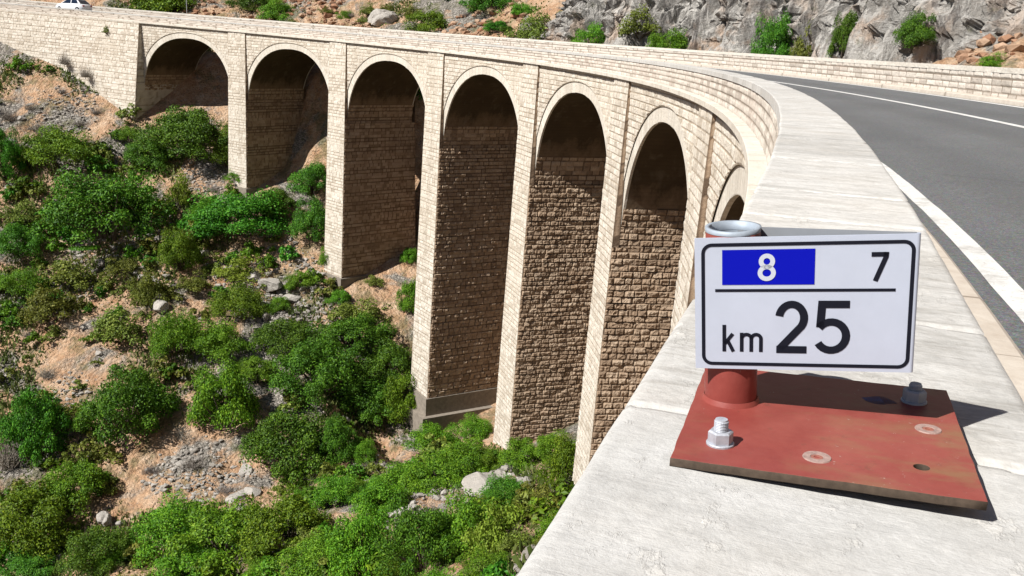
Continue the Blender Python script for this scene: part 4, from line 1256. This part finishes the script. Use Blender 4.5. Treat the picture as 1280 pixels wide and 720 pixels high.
def rrect(u0, u1, v0, v1, r_):
    x0, x1, y0, y1 = u0*W_, u1*W_, (1-v1)*H_, (1-v0)*H_
    return arcpts(x1-r_, y1-r_, r_, r_, 0, 90, 6)+arcpts(x0+r_, y1-r_, r_, r_, 90, 180, 6)+arcpts(x0+r_, y0+r_, r_, r_, 180, 270, 6)+arcpts(x1-r_, y0+r_, r_, r_, 270, 360, 6)
b = MB(); stroke(b, rrect(.040, .972, .052, .958, .010), .0040, .0005, True); child(b, 'border', M['black'], panel)
b = MB(); u0, u1, v0, v1 = .130, .552, .090, .350
b.add([sp(u0, v0, .0005), sp(u1, v0, .0005), sp(u1, v1, .0005), sp(u0, v1, .0005)], [(0, 3, 2, 1)]); blue = child(b, 'road_number_field', M['blue'], panel)
b = MB(); glyph(b, '8', .295, .378, .12, .322, .0052, .0010); child(b, 'road_number', M['signwhite'], blue)
b = MB(); glyph(b, '7', .785, .870, .122, .328, .0052, .0005); child(b, 'section_number', M['black'], panel)
b = MB(); b.add([sp(.097, .382, .0005), sp(.905, .382, .0005), sp(.905, .403, .0005), sp(.097, .403, .0005)], [(0, 3, 2, 1)]); child(b, 'divider_line', M['black'], panel)
b = MB(); glyph(b, '2', .378, .528, .470, .868, .0088, .0005); glyph(b, '5', .556, .718, .470, .868, .0088, .0005); child(b, 'kilometre_number', M['black'], panel)
b = MB(); glyph(b, 'k', .131, .190, .655, .862, .0042, .0005); glyph(b, 'm', .214, .322, .715, .862, .0042, .0005); child(b, 'unit_text', M['black'], panel)

# ------------------------------------------------------------------ car behind the parapet at the far end
def car():
    s0, o0 = 146.2, 5.0
    root = empty('car'); p = at(s0, o0, zroad(o0)); root.location = p; root.scale = (1.1, 1.1, 1.16)
    t = tang(np.array(s0)); root.rotation_euler = (0, 0, math.atan2(t[1], t[0]))
    tag(root, 'white car driving behind the parapet at the far left end of the viaduct', 'car')
    # body: lofted sections along x
    secs = [(-2.05, .42, .72, .70), (-1.95, .30, .92, .80), (-1.2, .22, .98, .86), (0, .20, .97, .88), (1.0, .22, .93, .87), (1.7, .28, .84, .82), (2.05, .38, .66, .68)]
    b = MB(); rows = []
    for x, z0, z1, w in secs:
        rows.append([(x, -w*.93, z0), (x, -w, z0+.15), (x, -w, z1-.12), (x, -w*.90, z1), (x, w*.90, z1), (x, w, z1-.12), (x, w, z0+.15), (x, w*.93, z0)])
    b.grid(np.array(rows), wrap=True)
    b.add(rows[0], [tuple(range(8))]); b.add(rows[-1], [tuple(range(8))[::-1]])
    body = b.build('body', M['carwhite'], root, True)
    b = MB(); rows = []
    for z, x0, x1, w in ((.93, -1.75, 1.15, .80), (1.20, -1.45, .65, .71), (1.42, -1.10, .10, .62), (1.47, -.85, -.15, .55)):
        rows.append([(x0, -w, z), (x1, -w, z), (x1, w, z), (x0, w, z)])
    b.grid(np.array(rows), wrap=True); b.add(rows[-1], [(0, 1, 2, 3)])
    cab = b.build('cabin', M['carwhite'], root)
    b = MB()
    for sd in (-1, 1):
        for xa, xb, xa2, xb2 in ((-1.45, -.42, -1.12, -.42), (-.32, .95, -.32, .22)):
            b.add([(xa, sd*.795, .97), (xb, sd*.795, .97), (xb2, sd*.648, 1.39), (xa2, sd*.648, 1.39)], [(0, 1, 2, 3)])
    b.build('side_window', M['glass'], cab)
    b = MB(); b.add([(1.14, -.72, .97), (1.14, .72, .97), (.20, .58, 1.40), (.20, -.58, 1.40)], [(0, 1, 2, 3)]); b.build('windscreen', M['glass'], cab)
    b = MB(); b.add([(-1.75, -.70, .98), (-1.75, .70, .98), (-1.18, .58, 1.40), (-1.18, -.58, 1.40)], [(0, 3, 2, 1)]); b.build('rear_window', M['glass'], cab)
    for sx in (-1.3, 1.32):
        for sy in (-.80, .80):
            b = MB(); Mw = Matrix.Translation((sx, sy, .31))@Matrix.Rotation(math.pi/2, 4, 'X')
            b.lathe([(.19, -.09), (.29, -.10), (.31, -.06), (.31, .06), (.29, .10), (.19, .09)], Mw, 20)
            w = b.build('wheel', M['rubber'], root, True)
            b = MB(); b.lathe([(.001, -.085), (.19, -.085), (.19, .085), (.001, .085)], Mw, 16); b.build('rim', M['galv'], w)
    for sy in (-.58, .58):
        b = MB(); b.box((2.0, sy, .60), (.08, .26, .12)); b.build('headlight', M['lampclear'], root)
        b = MB(); b.box((-2.02, sy, .76), (.08, .24, .14)); b.build('tail_light', M['lampred'], root)
car()
# slim pole beyond the far parapet
pp = at(131.5, 8.35, 0)
b = MB(); b.tube([(0, 0, -1.8), (0, 0, 2.6)], .045, 10)
po = b.build('roadside_pole', M['polegrey']); po.location = pp
tag(po, 'slim grey metal pole standing behind the parapet above the leftmost arch', 'pole')

# plants on the masonry
def wall_plant(s, o, z, r_, h_, kd, lab):
    P = at(s, o, z); return put_plant(P[0], P[1], r_, h_, kd, lab, None, P[2], 'plant', 'wall_plant')
wall_plant(135.3, -.62, -2.5, .45, .9, 'olive', 'small weed tuft rooted in the abutment wall just under the cornice')
wall_plant(141.5, -1.7, -6.6, .8, 1.7, 'dry', 'thin grey shrub leaning on the abutment wall, left one of two')
wall_plant(137.9, -1.9, -7.8, .75, 1.6, 'dry', 'thin grey shrub leaning on the abutment wall, right one of two')

# ------------------------------------------------------------------ light, camera, view
el = R(SUN_EL); sd = np.array([.642, .767]); sd /= np.hypot(*sd)
w = bpy.data.worlds.new('World'); scene.world = w; w.use_nodes = True
nt = w.node_tree; nt.nodes.clear()
bg = nt.nodes.new('ShaderNodeBackground'); ou = nt.nodes.new('ShaderNodeOutputWorld'); sk = nt.nodes.new('ShaderNodeTexSky')
sk.sky_type = 'NISHITA'; sk.sun_disc = False; sk.sun_elevation = el; sk.sun_rotation = math.atan2(-sd[0], -sd[1]); sk.altitude = 50; sk.air_density = .6; sk.dust_density = .3; sk.ozone_density = 1.2
bg.inputs['Strength'].default_value = SKY_S
nt.links.new(sk.outputs[0], bg.inputs[0]); nt.links.new(bg.outputs[0], ou.inputs[0])
sun = bpy.data.lights.new('sun', 'SUN'); sun.energy = SUN_S; sun.angle = R(.5); sun.color = (1, .965, .91)
so = link(bpy.data.objects.new('sun', sun)); so.location = (-40, -40, 60)
so.rotation_euler = Vector((sd[0]*math.cos(el), sd[1]*math.cos(el), -math.sin(el))).to_track_quat('-Z', 'Y').to_euler()
cd = bpy.data.cameras.new('camera'); cd.sensor_width = 36; cd.lens = 36*1123.0143/1280; cd.clip_start = .05; cd.clip_end = 3000
cam = link(bpy.data.objects.new('camera', cd))
f_, r_, u_ = Vector(Fv), Vector(Rv), Vector(Uv)
cam.matrix_world = Matrix(((r_.x, u_.x, -f_.x, 0), (r_.y, u_.y, -f_.y, 0), (r_.z, u_.z, -f_.z, CAM_H), (0, 0, 0, 1)))
scene.camera = cam
vs = scene.view_settings; vs.view_transform = 'Standard'; vs.look = 'None'; vs.gamma = 1; vs.exposure = EXPO; vs.use_curve_mapping = False
scene.cycles.max_bounces = 6; scene.cycles.diffuse_bounces = 1; scene.cycles.transparent_max_bounces = 4
